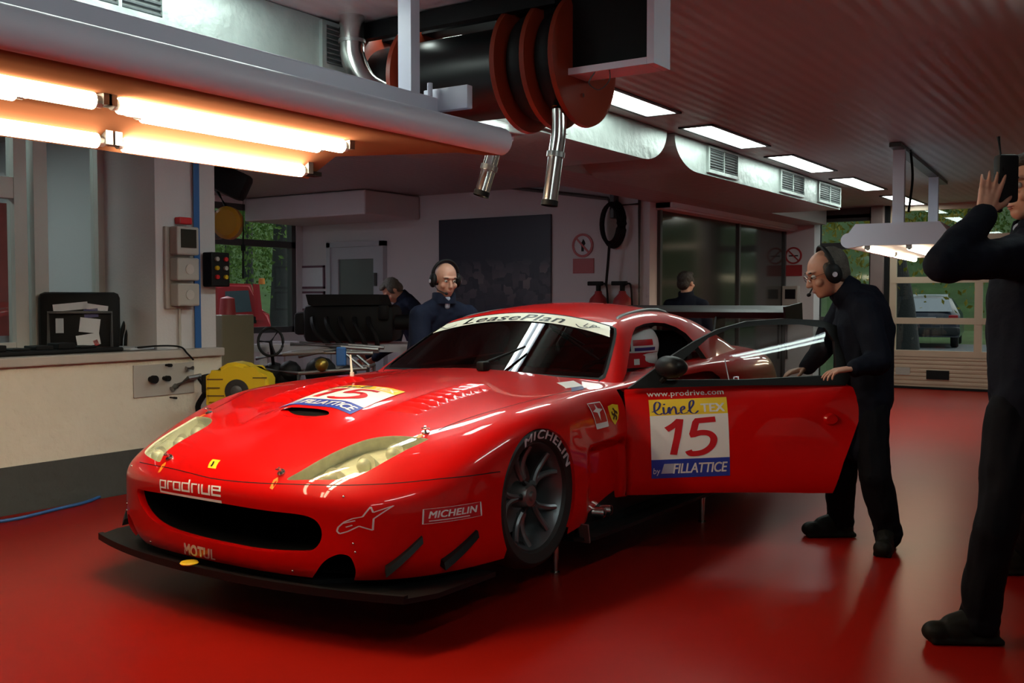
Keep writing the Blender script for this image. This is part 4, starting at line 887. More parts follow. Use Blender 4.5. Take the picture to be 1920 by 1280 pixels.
# wheel wells, mouth cavity, duct cavity, underbody
bm = nb()
for L, vec in ((mouth, (.30, 0, .0)), (duct_o, (.22, 0, .02)), (mirror(duct_o), (.22, 0, .02))):
    Lp = np.array(L); A = S(Lp[:, 0], Lp[:, 1])-.029*N_(Lp[:, 0], Lp[:, 1]); B = A*np.array([1, .93, 1])+np.array(vec)
    if vec[0] == .30: B[:, 0] = -.62
    a = [bm.verts.new(x[[1, 0, 2]]) for x in A]; b = [bm.verts.new(x[[1, 0, 2]]) for x in B]; n = len(a)
    for i in range(n): bm.faces.new((a[i], a[(i+1) % n], b[(i+1) % n], b[i]))
    bm.faces.new(b)
Lp = np.array(scoop+mirror(scoop)[::-1][1:-1]); A = S(Lp[:, 0], Lp[:, 1])+np.array([.058, 0, .003]); bm.faces.new([bm.verts.new(x[[1, 0, 2]]) for x in A])
obj('air_intake_lining', bm, M['void'], CAR)
for s0, r in ((0, .36), (2.5, .38)):
    for sd in (1, -1):
        bm = nb(); lathe(bm, [(r-.055, sd*.93), (r-.055, sd*.60), (.0, sd*.60)], 32, 'X', (0, s0, .455))
        obj('wheel_well', bm, M['void'], CAR, 40)
bm = nb()
pl = [(-.90, -.50), (-.93, 0), (-.90, .50), (-.62, .80), (-.40, .88), (-.36, .5), (.36, .5), (.45, .90), (2.1, .90), (2.14, .5), (2.86, .5), (2.95, .88), (3.4, .7), (3.45, 0)]
full = [(s, w) for s, w in pl]+[(s, -w) for s, w in pl[::-1][1:-1] if abs(w) > .01 and s > -.85 or (s, w) == (3.4, .7)]
full = [(-.93, 0), (-.90, .50), (-.62, .80), (-.40, .88), (-.36, .5), (.36, .5), (.45, .90), (2.1, .90), (2.14, .5), (2.86, .5), (2.95, .88), (3.4, .7)]
full = full+[(3.45, 0)]+[(s, -w) for s, w in full[::-1][:-1]]
prism(bm, full, lambda x, y, d: (y, x, d), .185, .225)
obj('underbody', bm, M['black'], CAR)
# ---- splitter
def pz(u, v, z): P = at_z(u, v, z); return (P[1]-S0, P[0]-XC)
fr = [pz(u, v, .205) for u, v in ((655,1113),(620,1108),(561,1104),(480,1096),(367,1074),(311,1061),(264,1044),(216,1024),(192,1009))]
half = sorted([(abs(w), s) for s, w in fr if w < 0.0])
hw = max(w for w, s in half)
plan = [(s, w) for s, w in sorted([(s, w) for s, w in fr], key=lambda t: t[1])]
plan = [(-.80, -.92), (-.35, -.96)][:0]+[(-1.005+.15*(abs(w)/.93)**2.2, w) for w in np.linspace(-.92, .92, 33)]
ring = plan+[(-.72, .975), (-.36, .985), (-.36, .55), (-.36, -.55), (-.36, -.985), (-.72, -.975)]
bm = nb(); prism(bm, ring, lambda x, y, d: (y, x, d), .188, .207)
prism(bm, [(x, y) for x, y in plan]+[(x+.025, y) for x, y in plan[::-1]], lambda x, y, d: (y, x, d), .207, .218)
obj('front_splitter', bm, M['carbon'], CAR, 30)
bm = nb(); lathe(bm, [(0, .005), (.034, .005), (.038, 0), (.034, -.005), (0, -.005)], 20, 'Z', (-.11, -.99, .223)); obj('tow_eye', bm, M['yellow'], CAR, 40)
# ---- headlights
for sd, L in ((1, lampL), (-1, mirror(lampL))):
    P, T = trim(L, [], .1, .1); h = surf_obj('headlight', P, T, M['lens'] if 'lens' in M else M.setdefault('lens', glass('headlight_lens', (.86, .88, .80), 1.0, .02, 1.5)), CAR, -.004)
    bm = nb(); a, b = flange(bm, L, .0, vec=(.02, -.012*sd, -.055)); bm.faces.new(b)
    obj('headlight_bucket', bm, M.setdefault('bucket', mat('lamp_bucket', (.66, .66, .52), .4, .15, .30, 25)), h, 30)
    Lp = np.array(L); ctr = S(Lp[:, 0], Lp[:, 1]).mean(0)
    for ds, dw in ((-.13, -.03), (.02, .01), (.15, .05)):
        bm = nb(); c = (sd*(abs(ctr[1])+dw-.01), ctr[0]+ds, ctr[2]-.045+ds*.24)
        cyl(bm, (c[0], c[1]+.05, c[2]-.01), c, .03, .05, 20); bmesh.ops.create_uvsphere(bm, u_segments=16, v_segments=10, radius=.03, matrix=Matrix.Translation((c[0], c[1]-.01, c[2]+.005)))
        obj('projector_lamp', bm, M['bucket'], h, 40)
# ---- panel gaps
bm = nb()
gapF = pxl([(262,866),(311,876),(350,885),(395,896),(440,902),(480,905),(530,907),(600,909),(700,908),(800,900),(880,892),(938,884)], 6, False)
gapH = pxl([(1100,727),(1022,744),(960,760),(905,775),(860,790),(822,806)], 6, False)
gapI = pxl([(536,899),(528,905)], 3, False)
strip(bm, gapF, .004)
for L in (gapH, mirror(gapH), [(-p, q) for p, q in gapF if p > 4.0]): strip(bm, L, .005)
obj('panel_gap', bm, M['black'], CAR)
# ---- hood louvres
for sd in (1, -1):
    bm = nb()
    for k in range(9):
        s = -.25+.066*k; w0, w1 = .31, .50
        ws = np.linspace(w0, w1, 9); pq = [sw2pq(s, w) for w in ws]; pr_ = [sw2pq(s+.034, w) for w in ws]
        A = np.array([S(*x) for x in pq]); B = np.array([S(*x) for x in pr_])
        h = .018*np.minimum(1, np.minimum(ws-w0, w1-ws)/.03+.0)
        rows = [A+[0, 0, .0005], A+(B-A)*.5+np.stack([0*h, 0*h, h*.75], 1), B+np.stack([0*h, 0*h, h], 1), B+[.002, 0, -.002]]
        vs = [[bm.verts.new((sd*x[1], x[0], x[2])) for x in r] for r in rows]
        for r in range(3):
            for i in range(8): bm.faces.new((vs[r][i], vs[r][i+1], vs[r+1][i+1], vs[r+1][i]))
    obj('hood_louvres', bm, M['red'], CAR, 50)
# ---- hood pins
for u, v in ((528, 887), (798, 811)):
    p, q = px2pq(u, v)
    for sd in (1, -1):
        c = S(sd*p, q); n = N_(sd*p, q); c = Vector((c[1], c[0], c[2])); n = Vector((n[1], n[0], n[2]))
        bm = nb(); cyl(bm, c, c+n*.006, .017, .016, 20); cyl(bm, c, c+n*.03, .005, .005, 10); tube(bm, [c+n*.02+Vector((.02*math.cos(t), .012*math.sin(t), 0)) for t in np.linspace(0, 5.4, 14)], .0022, 6)
        o = obj('hood_pin', bm, M['steel'], CAR, 40)
        bm = nb(); c2 = c+Vector((-.012*0, -.045, -.012))
        pqs = [sw2pq(c.y+ds, c.x+dw) for ds, dw in ((-.055, -.008), (-.055, .008), (-.03, .012), (-.018, 0), (-.03, -.012))]
        vs = [bm.verts.new((S(*x)+.0015*N_(*x))[[1, 0, 2]]) for x in pqs]; bm.faces.new(vs); obj('pin_arrow', bm, M['orange'], o)
# ---- canard blades on the front corner
for sd in (1, -1):
    for a, b in (((722,1066),(790,1010)), ((826,1054),(892,999))):
        pa = px2pq(*a); pb = px2pq(*b); L = [(pa[0]+(pb[0]-pa[0])*t, pa[1]+(pb[1]-pa[1])*t) for t in np.linspace(0, 1, 9)]
        bm = nb(); rows = []
        for k, (p, q) in enumerate(L):
            c = S(sd*p, q); n = N_(sd*p, q); up = np.array([0, 0, 1.]); up = up-n*(up@n); up /= np.linalg.norm(up)
            o_ = .045*(1-.5*k/8)
            rows.append([bm.verts.new(x[[1, 0, 2]]) for x in (c+up*.014-n*.004, c+up*.012+n*o_*.6, c-up*.012+n*o_, c-up*.016-n*.004)])
        for i in range(8):
            for k in range(4): bm.faces.new((rows[i][k], rows[i][(k+1) % 4], rows[i+1][(k+1) % 4], rows[i+1][k]))
        bm.faces.new(rows[0]); bm.faces.new(rows[-1][::-1]); obj('canard_blade', bm, M['carbon'], CAR, 30)
# ---- greenhouse height field
def smin(a, b, k): h = np.clip(.5+.5*(b-a)/k, 0, 1); return b+(a-b)*h-k*h*(1-h)
def gz_(s, w):
    a = np.abs(w)
    zw = .895-.02*(a/.73)**2+.56*(s-.80-.14*(a/.73)**2)
    zr = np.where(s < 2.0, 1.288-.048*((2.0-s)/.6)**2, 1.288-.185*((s-2.0)/1.0)**2)-.075*(a/.6)**2
    wb = .835-.12*sstep(2.2, 3.3, s)
    d = np.maximum(wb-a, -.1); zs = .865+1.45*d-.35*d*np.abs(d)
    return smin(smin(zw, zr, .03), zs, .05)
def GS(s, w): s = np.asarray(s, float); w = np.asarray(w, float); return np.stack([s, w, gz_(s, w)], -1)
def GN(s, w):
    e = 3e-3; zs = (gz_(s+e, w)-gz_(s-e, w))/(2*e); zw = (gz_(s, w+e)-gz_(s, w-e))/(2*e)
    n = np.stack([-zs, -zw, np.ones_like(zs)], -1); return n/np.linalg.norm(n, axis=-1, keepdims=True)
_ggs, _ggw = np.meshgrid(np.linspace(.6, 3.3, 541), np.linspace(-.9, .9, 361), indexing='ij')
_ggx = proj(c2w(GS(_ggs, _ggw)))
_ggn = GN(_ggs, _ggw); _ggf = ((CAM-c2w(GS(_ggs, _ggw)))*np.stack([_ggn[..., 1], _ggn[..., 0], _ggn[..., 2]], -1)).sum(-1) > 0
def px2sw(u, v):
    d = np.where(_ggf, (_ggx[..., 0]-u)**2+(_ggx[..., 1]-v)**2, 1e9)
    i = np.unravel_index(np.argmin(d), d.shape); d = np.where(_ggx[..., 2] < _ggx[i][2]+.5, d, 1e9); i = np.unravel_index(np.argmin(d), d.shape)
    return float(_ggs[i]), float(_ggw[i])
def pxg(pts): return [px2sw(u, v) for u, v in pts]
wsh = [(.826+.14*(w/.73)**2, w) for w in np.linspace(0, .742, 12)]
wtop = [(1.395-.02*(w/.59)**2, w) for w in np.linspace(.58, 0, 10)]
wscr = wsh+[(.985, .748), (1.06, .728), (1.16, .695), (1.26, .66), (1.33, .632), (1.372, .608)]+wtop
wscr = wscr[:-1]+[(wtop[-1][0], 0.0)]+[(s, -w) for s, w in wscr[1:-1][::-1]]
swin = seg([(1.04,.828),(1.14,.80),(1.25,.755),(1.36,.71),(1.47,.665),(1.58,.632),(1.72,.618),(1.85,.614),(2.0,.62),(2.12,.64),(2.2,.67),(2.25,.73),(2.27,.82),(2.0,.828),(1.6,.828)], .03)
rwin = seg([(2.42, -.50), (2.42, .50), (3.05, .52), (3.05, -.52)], .04)
gout = [(.80+.14*(w/.73)**2-.01, w) for w in np.linspace(-.86, .86, 41)]+[(s, .835-.12*sstep(2.2, 3.3, s)+.03) for s in np.arange(1.05, 3.25, .05)]+[(3.25, w) for w in np.linspace(.7, -.7, 21)]+[(s, -(.835-.12*sstep(2.2, 3.3, s)+.03)) for s in np.arange(3.2, 1.02, -.05)]
gout = [(float(a), float(b)) for a, b in gout]
mw = lambda L: [(s, -w) for s, w in L]
Pg, Tg = trim(gout, [wscr, swin, mw(swin), rwin], .03, .03, 1, 1)
roof = surf_obj('roof', Pg, Tg, M['red'], CAR, 0, GS, GN)
bm = nb()
for L in (swin, mw(swin)): flange(bm, L, .03, GS, GN)
flange(bm, wscr, .012, GS, GN); flange(bm, rwin, .012, GS, GN)
obj('roof_return_edge', bm, M['black'], roof, 40)
M['tint'] = glass('windscreen_glass', (.16, .17, .17), 1.0, .015, 1.52)
M['sideglass'] = glass('door_glass', (.62, .66, .64), 1.0, .015, 1.5)
P, T = trim(wscr, [], .03, .03, 1, 1); windscreen = surf_obj('windscreen', P, T, M['tint'], CAR, -.004, GS, GN)
P, T = trim(rwin, [], .05, .05, 1, 1); surf_obj('rear_window', P, T, M['tint'], CAR, -.004, GS, GN)
P, T = trim(mw(swin), [], .05, .05, 1, 1); surf_obj('side_window', P, T, M['tint'], CAR, -.004, GS, GN)
# black rubber edge around the windscreen
bm = nb(); strip(bm, wscr+wscr[:1], .016, .001, GS, GN); obj('windscreen_seal', bm, M['black'], windscreen)
# banner strip across the top of the screen
def wz_edge(w, d): return (1.395-.02*(abs(w)/.59)**2-d, w)
ban = [wz_edge(w, .004) for w in np.linspace(-.575, .575, 25)]+[wz_edge(w, .088) for w in np.linspace(.622, -.622, 25)]
P, T = trim(ban, [], .03, .03, 1, 1); banner = surf_obj('sun_strip', P, T, M['cream'], windscreen, .0015, GS, GN)
tag(banner, 'cream sun strip with dark lettering')
def put_text(name, V, Fc, mapper, m, parent):
    """letters with 2-D verts mapped to car coordinates by mapper(x, y) -> (s, w, z) incl. offset"""
    W_ = np.array([mapper(x, y) for x, y in V])
    return obj(name, mesh_from(W_[:, [1, 0, 2]], Fc), m, parent)
def bil(c, x, y): c = [np.array(k, float) for k in c]; return c[0]*(1-x)*(1-y)+c[1]*x*(1-y)+c[2]*x*y+c[3]*(1-x)*y
def on_glass(corners, off=.003):
    def f(x, y):
        s, w = bil(corners, x, y); P = GS(s, w); return P+off*GN(np.array(s), np.array(w))
    return f
def on_body(corners_px=None, corners=None, off=.0022):
    """corners: bottom-left, bottom-right, top-right, top-left (as seen), in pixels or (p, q)"""
    c = corners if corners is not None else [px2pq(*k) for k in corners_px]
    def f(x, y):
        p, q = bil(c, x, y); return S(p, q)+off*N_(p, q)
    return f
V, Fc = text_mesh('LeasePlan', 1, .25, .012, 1.05, .12); put_text('banner_lettering', fit01(V), Fc, on_glass([(wz_edge(-.41, .075)), (wz_edge(.30, .075)), (wz_edge(.30, .016)), (wz_edge(-.41, .016))], .003), M['blackv'], windscreen)
V, Fc = text_mesh('LP', 1, .25, 0, 1, .12); put_text('banner_lettering', fit01(V), Fc, on_glass([(wz_edge(.43, .065)), (wz_edge(.51, .065)), (wz_edge(.51, .032)), (wz_edge(.43, .032))], .003), M['blackv'], windscreen)
for c0, dx in ((.38, 1), (-.46, -1)):
    bm = nb(); arc = [(c0+dx*.10*t, .06+.02*math.sin(t*PI)) for t in np.linspace(0, 1.5, 14)]
    strip(bm, [(wz_edge(w, d)) for w, d in arc], .006, .003, GS, GN); obj('banner_swoosh', bm, M['blackv'], windscreen)
# ================================================================ car: door, wheels, wing, cabin, lettering
def stroke2d(lines, wd, n=6, round_=True):
    """polylines -> flat ribbons (verts Nx2, faces)"""
    V = []; Fc = []
    for L in lines:
        L = np.array(L, float); t = np.gradient(L, axis=0); t /= np.maximum(np.linalg.norm(t, axis=1, keepdims=True), 1e-9)
        w_ = wd if not hasattr(wd, '__call__') else wd(np.linspace(0, 1, len(L)))[:, None]
        nn = np.stack([-t[:, 1], t[:, 0]], 1); b = len(V); A = L+nn*w_/2; B = L-nn*w_/2
        for i in range(len(L)): V += [A[i], B[i]]
        for i in range(len(L)-1): Fc.append((b+2*i, b+2*i+1, b+2*i+3, b+2*i+2))
    return np.array(V), Fc
def smooth(pts, n=5): return [tuple(x) for x in spline(pts, n)]
def fine(pts, k=4):
    o = []
    for a, b in zip(pts[:-1], pts[1:]): o += [tuple(np.array(a)+(np.array(b)-np.array(a))*i/k) for i in range(k)]
    return o+[pts[-1]]
def quad(name, f, m, parent, x0=0, x1=1, y0=0, y1=1, nx=12, ny=12):
    V = [f(x0+(x1-x0)*i/nx, y0+(y1-y0)*j/ny) for j in range(ny+1) for i in range(nx+1)]
    Fc = [(j*(nx+1)+i, j*(nx+1)+i+1, (j+1)*(nx+1)+i+1, (j+1)*(nx+1)+i) for j in range(ny) for i in range(nx)]
    me = mesh_from(np.array(V)[:, [1, 0, 2]], Fc); me.shade_smooth(); return obj(name, me, m, parent)
def sub(f, x0, y0, x1, y1, up=0): return lambda x, y: f(x0+(x1-x0)*x, y0+(y1-y0)*y, up) if up else f(x0+(x1-x0)*x, y0+(y1-y0)*y)
def lifted(fac, o): return fac(o)
# ---- painted numbers / logo strokes in the unit square
NUM1 = smooth([(.0, .72), (.14, .82), (.29, .98)])+fine([(.29, .98), (.22, .5), (.13, .02)], 5)[1:]
NUM5 = fine([(1.02, .96), (.62, .93)], 3)+smooth([(.62, .93), (.57, .70), (.53, .54)])[1:]+smooth([(.53, .54), (.70, .60), (.88, .57), (.97, .43), (.92, .22), (.74, .06), (.50, .03), (.44, .12)])[1:]
def plate(fac, parent, m15=None):
    """race number plate; fac(offset) gives mapper of unit square"""
    q = quad('number_plate', fac(.0018), M['white'], parent, 0, 1, .24, .80)
    if parent is not CAR: q = parent
    quad('plate_footer', fac(.0018), M['blue'], q, 0, 1, 0, .24)
    quad('plate_header', fac(.0018), M['yellow'], q, 0, 1, .80, 1)
    f2 = fac(.0036)
    V, Fc = stroke2d([NUM1, NUM5], .145); V = V*[.62, .46]+[.20, .29]
    put_text('race_number', V, Fc, f2, M['redv'], q)
    V, Fc = text_mesh('FILLATTICE', 1, .2, .02, .95, .1); V = fit01(V)*[.70, .13]+[.27, .055]; put_text('sponsor_lettering', V, Fc, f2, M['white'], q)
    V, Fc = text_mesh('by', 1, .1, .0, 1, .2); V = fit01(V)*[.09, .10]+[.02, .035]; put_text('sponsor_lettering', V, Fc, f2, M['white'], q)
    put_text('sponsor_block', np.array([(.12, .06), (.27, .06), (.31, .185), (.16, .185)]), [(0, 1, 2, 3)], f2, M['grey'], q)
    lin = [smooth([(.0, .30), (.10, .45), (.15, .80), (.10, .95), (.05, .75), (.05, .30), (.12, .12), (.18, .22)]), smooth([(.20, .60), (.21, .15), (.27, .25)]),
           smooth([(.27, .20), (.30, .60), (.31, .15)]), smooth([(.31, .30), (.38, .62), (.41, .45), (.42, .12), (.48, .22)]), smooth([(.48, .30), (.56, .45), (.55, .62), (.50, .45), (.52, .15), (.62, .20)]),
           smooth([(.62, .25), (.72, .70), (.72, .98), (.66, .80), (.66, .25), (.74, .12), (.80, .30)]), [(.215, .74), (.225, .82)]]
    V, Fc = stroke2d(lin, .035); V = V*[.74, .19]+[.03, .79]; put_text('sponsor_lettering', V, Fc, f2, M['navyv'], q)
    V, Fc = text_mesh('TEX', 1, 0, .03, 1, .2); V = fit01(V)*[.31, .105]+[.655, .825]; put_text('sponsor_lettering', V, Fc, f2, M['white'], q)
# ---- open door
TH = R_(51.0); _c, _s = math.cos(TH), math.sin(TH)
def dxf(V, Nn=None):
    V = np.asarray(V, float); r = lambda a, o: np.stack([(a[..., 0]-o[0])*_c-(a[..., 1]-o[1])*_s, (a[..., 0]-o[0])*_s+(a[..., 1]-o[1])*_c, a[..., 2]], -1)
    out = r(V, (HS, HW))+np.array([HS, HW, 0])
    return out, (r(np.asarray(Nn), (0, 0)) if Nn is not None else None)
Pd, Td = trim(doorpq, [], .15, .25)
door = surf_obj('door', Pd, Td, M['red'], CAR, 0, xf=dxf)
_sg = np.linspace(HS, 2.13, 26); _zg = np.linspace(.29, .885, 22)
_dg = np.array([[sz2pq(s, z) for z in _zg] for s in _sg])
def dmap(off):
    def f(s, z):
        a = np.clip((s-_sg[0])/(_sg[1]-_sg[0]), 0, 24.999); b = np.clip((z-_zg[0])/(_zg[1]-_zg[0]), 0, 20.999); i, j = int(a), int(b); a -= i; b -= j
        p, q = _dg[i, j]*(1-a)*(1-b)+_dg[i+1, j]*a*(1-b)+_dg[i, j+1]*(1-a)*b+_dg[i+1, j+1]*a*b
        P = S(p, q)+off*N_(p, q); return dxf(P)[0]
    return f
_dP = np.array([XC+HW, S0+HS, 0.]); _dd = np.array([_s, _c, 0.]); _dn = np.array([_c, -_s, 0.])
def door_px(u, v, lean=0.0, off=.012, z0=.86):
    """pixel -> (closed-door s, z) on the door plane (leaning inward above z0)"""
    r = ray(u, v); n = _dn+np.array([0, 0, lean]); P0 = _dP+_dn*off+np.array([0, 0, z0])
    P = CAM+r*(((P0-CAM)@n)/(r@n)); return float((P-_dP)@_dd)+HS, float(P[2])
def door_lean(s, z, lean, off, z0=.86): return dxf(np.array([s, HW+off-.285*(z-z0)-.55*(z-z0)*abs(z-z0), z]))[0]
bm = nb(); a, b = flange(bm, doorpq, .045, xf=dxf)
obj('door_edge', bm, M['red'], door, 40)
surf_obj('door_lining', Pd, Td, M['black'], door, -.045, xf=dxf)
def door_quad(px, off=.0022):
    c = [door_px(*k) for k in px]
    def fac(o):
        f0 = dmap(o)
        return lambda x, y: f0(*bil(c, x, y))
    return fac
plate(door_quad([(1222,897),(1369,891),(1364,745),(1218,751)]), door)
V, Fc = text_mesh('www.prodrive.com', 1, 0, .012, 1.05, .15)
put_text('web_address', fit01(V), Fc, door_quad([(1216,749),(1360,743),(1360,731),(1216,736)])(.003), M['white'], door)
# handle scoop
bm = nb(); hs, hz = door_px(1555, 785)
ring = [(hs+.032*math.cos(t)*(1.2), hz+.032*math.sin(t)) for t in np.linspace(0, 2*PI, 20, endpoint=False)]
f0 = dmap(.002); f1 = dmap(.014); A = [bm.verts.new(f0(*x)[[1, 0, 2]]) for x in ring]; B = [bm.verts.new(f1(hs+(x[0]-hs)*.75+.004, hz+(x[1]-hz)*.7)[[1, 0, 2]]) for x in ring]
for i in range(20): bm.faces.new((A[i], A[(i+1) % 20], B[(i+1) % 20], B[i]))
bm.faces.new(B); obj('door_handle', bm, M['red'], door, 40)
# window frame + glass
LE = .46
fo = [door_px(u, v, LE, .0) for u, v in ((1178,728),(1225,692),(1262,664),(1300,640),(1345,617),(1400,602),(1470,597),(1540,600),(1572,612),(1590,650),(1597,700),(1585,722),(1400,722))]
fi = [door_px(u, v, LE, .0) for u, v in ((1238,712),(1286,668),(1327,633),(1369,616),(1425,609),(1500,608),(1545,614),(1562,640),(1566,690),(1556,703),(1400,711))]
fo = seg([(s, max(z, .845)) for s, z in fo], .03); fi = seg(fi, .03)
P, T = trim(fo, [fi], .03, .03, 1, 1)
bm = nb(); rows = [[bm.verts.new(door_lean(s, z, LE, o)[[1, 0, 2]]) for s, z in P] for o in (.004, -.026)]
for t in T: bm.faces.new([rows[0][i] for i in t]); bm.faces.new([rows[1][i] for i in t][::-1])
for L in (fo, fi):
    A = [bm.verts.new(door_lean(s, z, LE, .004)[[1, 0, 2]]) for s, z in L]; B = [bm.verts.new(door_lean(s, z, LE, -.026)[[1, 0, 2]]) for s, z in L]
    for i in range(len(L)): bm.faces.new((A[i], A[(i+1) % len(L)], B[(i+1) % len(L)], B[i]))
bmesh.ops.remove_doubles(bm, verts=bm.verts[:], dist=1e-5)
wf = obj('window_frame', bm, M['carbon'], door, 30)
P, T = trim(fi, [], .04, .04, 1, 1)
_m = mesh_from([door_lean(s, z, LE, -.008)[[1, 0, 2]] for s, z in P], T); _m.shade_smooth(); obj('window_pane', _m, M['sideglass'], door)
# sliding pane edge
sl = [door_px(u, v, LE, 0) for u, v in ((1357,672),(1366,712),(1478,708),(1470,690))]
bm = nb(); tube(bm, [door_lean(s, z, LE, .002)[[1, 0, 2]] for s, z in sl[:2]], .003, 6); obj('sliding_pane_edge', bm, M['grey'], door)
# door mirror
mc = door_lean(*door_px(1252, 688, LE, .06), LE, .06)
bm = nb(); bmesh.ops.create_uvsphere(bm, u_segments=24, v_segments=14, radius=1)
for v in bm.verts: v.co = Vector((v.co.x*.095, v.co.y*(.10 if v.co.y > 0 else .05), v.co.z*.058))
bmesh.ops.rotate(bm, verts=bm.verts[:], cent=(0, 0, 0), matrix=Matrix.Rotation(R_(-30), 3, 'Z')); bmesh.ops.translate(bm, verts=bm.verts[:], vec=(mc[1], mc[0], mc[2]))
mr = obj('door_mirror', bm, M['carbon'], door, 60)
bm = nb(); st = door_lean(*door_px(1240, 715, LE, .0), LE, .0); tube(bm, [(mc[1], mc[0], mc[2]-.03), ((mc[1]+st[1])/2, (mc[0]+st[0])/2, mc[2]-.055), (st[1], st[0], st[2])], .014, 8); obj('mirror_arm', bm, M['carbon'], door, 40)
# ---- wheels
def wheel(x, y, sd, zc, name='wheel'):
    t = nb(); R0 = .318
    w0 = .962
    lathe(t, [(.235, w0-.03), (.245, w0-.012), (.285, w0), (.298, w0-.006), (R0-.006, w0-.03), (R0, w0-.06), (R0+.002, w0-.14), (R0, w0-.25), (.30, w0-.28), (.245, w0-.27), (.235, w0-.25)], 72, 'X')
    o = bpy.data.objects.new(name, bpy.data.meshes.new(name)); 
    def fin(b, nm, m, par, sm=40):
        for v in b.verts: v.co = Vector((sd*v.co.x, v.co.y, v.co.z)) if sd < 0 else v.co
        if par is None: return obj(nm, b, m, CAR, sm, (x, y, zc))
        return obj(nm, b, m, par, sm)
    ty = fin(t, 'wheel', M['rubber'], None)
    r = nb(); e = w0-.03
    lathe(r, [(.238, e-.23), (.243, e), (.232, e+.004), (.222, e-.012), (.205, e-.06), (.20, e-.23)], 64, 'X')
    rim = fin(r, 'rim', M['rim'], ty)
    b = nb()
    for k in range(5):
        for dlt in (-.17, .17):
            a0 = 2*PI*k/5+PI/2+.3; pts = []
            for u_ in np.linspace(0, 1, 8):
                rr = .052+(.222-.052)*u_; an = a0+dlt*(.9*(u_**.6)+.55*u_*u_*1.2); pts.append((e-.035+.02*u_*u_-.02*math.sin(u_*PI), rr*math.cos(an), rr*math.sin(an)))
            tube(b, pts, [.0165-.003*i/7 for i in range(8)], 8)
    fin(b, 'spokes', M['rim'], ty)
    b = nb(); lathe(b, [(0, e+.0), (.018, e+.0), (.022, e-.012), (.045, e-.015), (.056, e-.035), (.06, e-.09), (0, e-.09)], 32, 'X')
    for k in range(5):
        an = 2*PI*(k+.5)/5; cyl(b, (e-.07, .085*math.cos(an), .085*math.sin(an)), (e-.035, .085*math.cos(an), .085*math.sin(an)), .006, n=8)
    hub = fin(b, 'hub', M['dsteel'], ty)
    b = nb(); lathe(b, [(0, e-.13), (.175, e-.13), (.18, e-.135), (.18, e-.16), (0, e-.16)], 48, 'X'); fin(b, 'brake_disc', M['dsteel'], ty)
    V, Fc = text_mesh('MICHELIN', 1, 0, .025, 1.12, .1); V = fit01(V)
    for a_start in ((2.02,) if sd > 0 else (2.02,)):
        an = a_start-V[:, 0]*1.62; rr = .252+V[:, 1]*.040
        xx = np.interp(rr, [.245, .285, .298], [w0-.012, w0, w0-.006])+.0045
        # seen from the car's left (+x) the axle-right is -y
        obj('tyre_lettering', mesh_from(np.stack([sd*xx, -rr*np.cos(an)*-1, rr*np.sin(an)], 1), Fc), M['pink'], ty)
    return ty
for s0 in (0., 2.5):
    for sd in (1, -1): wheel(0, s0+(.012 if s0 == 0 else 0), sd, .448)
# ---- rear wing
bm = nb()
prof = [(3.30, 1.215), (3.36, 1.236), (3.44, 1.243), (3.52, 1.250), (3.60, 1.262), (3.60, 1.240), (3.52, 1.195), (3.44, 1.168), (3.34, 1.172)]
prism(bm, prof, lambda x, y, d: (d, x, y), -.94, .94); wing = obj('rear_wing', bm, M['carbon'], CAR, 40)
for sd in (1, -1):
    bm = nb(); prism(bm, [(3.24, 1.255), (3.62, 1.285), (3.64, 1.15), (3.28, 1.13)], lambda x, y, d: (sd*d, x, y), .938, .952); obj('end_plate', bm, M['carbon'], wing)
    bm = nb(); prism(bm, [(3.34, 1.21), (3.52, 1.24), (3.46, .97), (3.26, .96)], lambda x, y, d: (sd*d, x, y), .40, .412); obj('wing_support', bm, M['carbon'], wing)
# ---- side skirt, sill, exhaust, jacks
for sd in (1, -1):
    bm = nb(); prism(bm, [(.36, .93), (.44, 1.0), (2.10, 1.02), (2.16, .93), (2.16, .70), (.36, .70)], lambda x, y, d: (sd*y, x, d), .178, .194)
    sk = obj('side_skirt', bm, M['carbon'], CAR)
    bm = nb(); prism(bm, [(.38, .195), (.38, .27), (.60, .31), (.95, .36), (2.12, .35), (2.14, .195)], lambda x, y, d: (sd*d, x, y), .80, .885); obj('sill', bm, M['carbon'], sk)
    bm = nb(); box(bm, (sd*.965, .40, .215), (.05, .012, .09), (R_(12), 0, 0)); obj('deflector_fin', bm, M['dsteel'], sk)
    bm = nb()
    for ds in (0, .07): cyl(bm, (sd*.84, .62+ds, .265), (sd*.925, .66+ds, .262), .026, n=20, caps=False); lathe(bm, [(.022, 0), (.027, 0)], 20, 'X', (sd*.925, .66+ds, .262))
    obj('side_exhaust', bm, M['steel'], sk, 40)
V, Fc = text_mesh('MOTUL', 1, 0, .02, 1, .3); V = fit01(V); put_text('sponsor_lettering', V, Fc, lambda x, y: np.array([1.10+.20*x, .887, .272+.04*y]), M['pink'], CAR)
for s, w in ((.41, .80), (.41, -.80), (1.84, .94), (1.84, -.94)):
    bm = nb(); cyl(bm, (w, s, .06), (w, s, .20), .017, n=16); cyl(bm, (w, s, .0), (w, s, .07), .012, n=16); cyl(bm, (w, s, 0), (w, s, .008), .024, n=16); obj('air_jack', bm, M['steel'], CAR, 40)
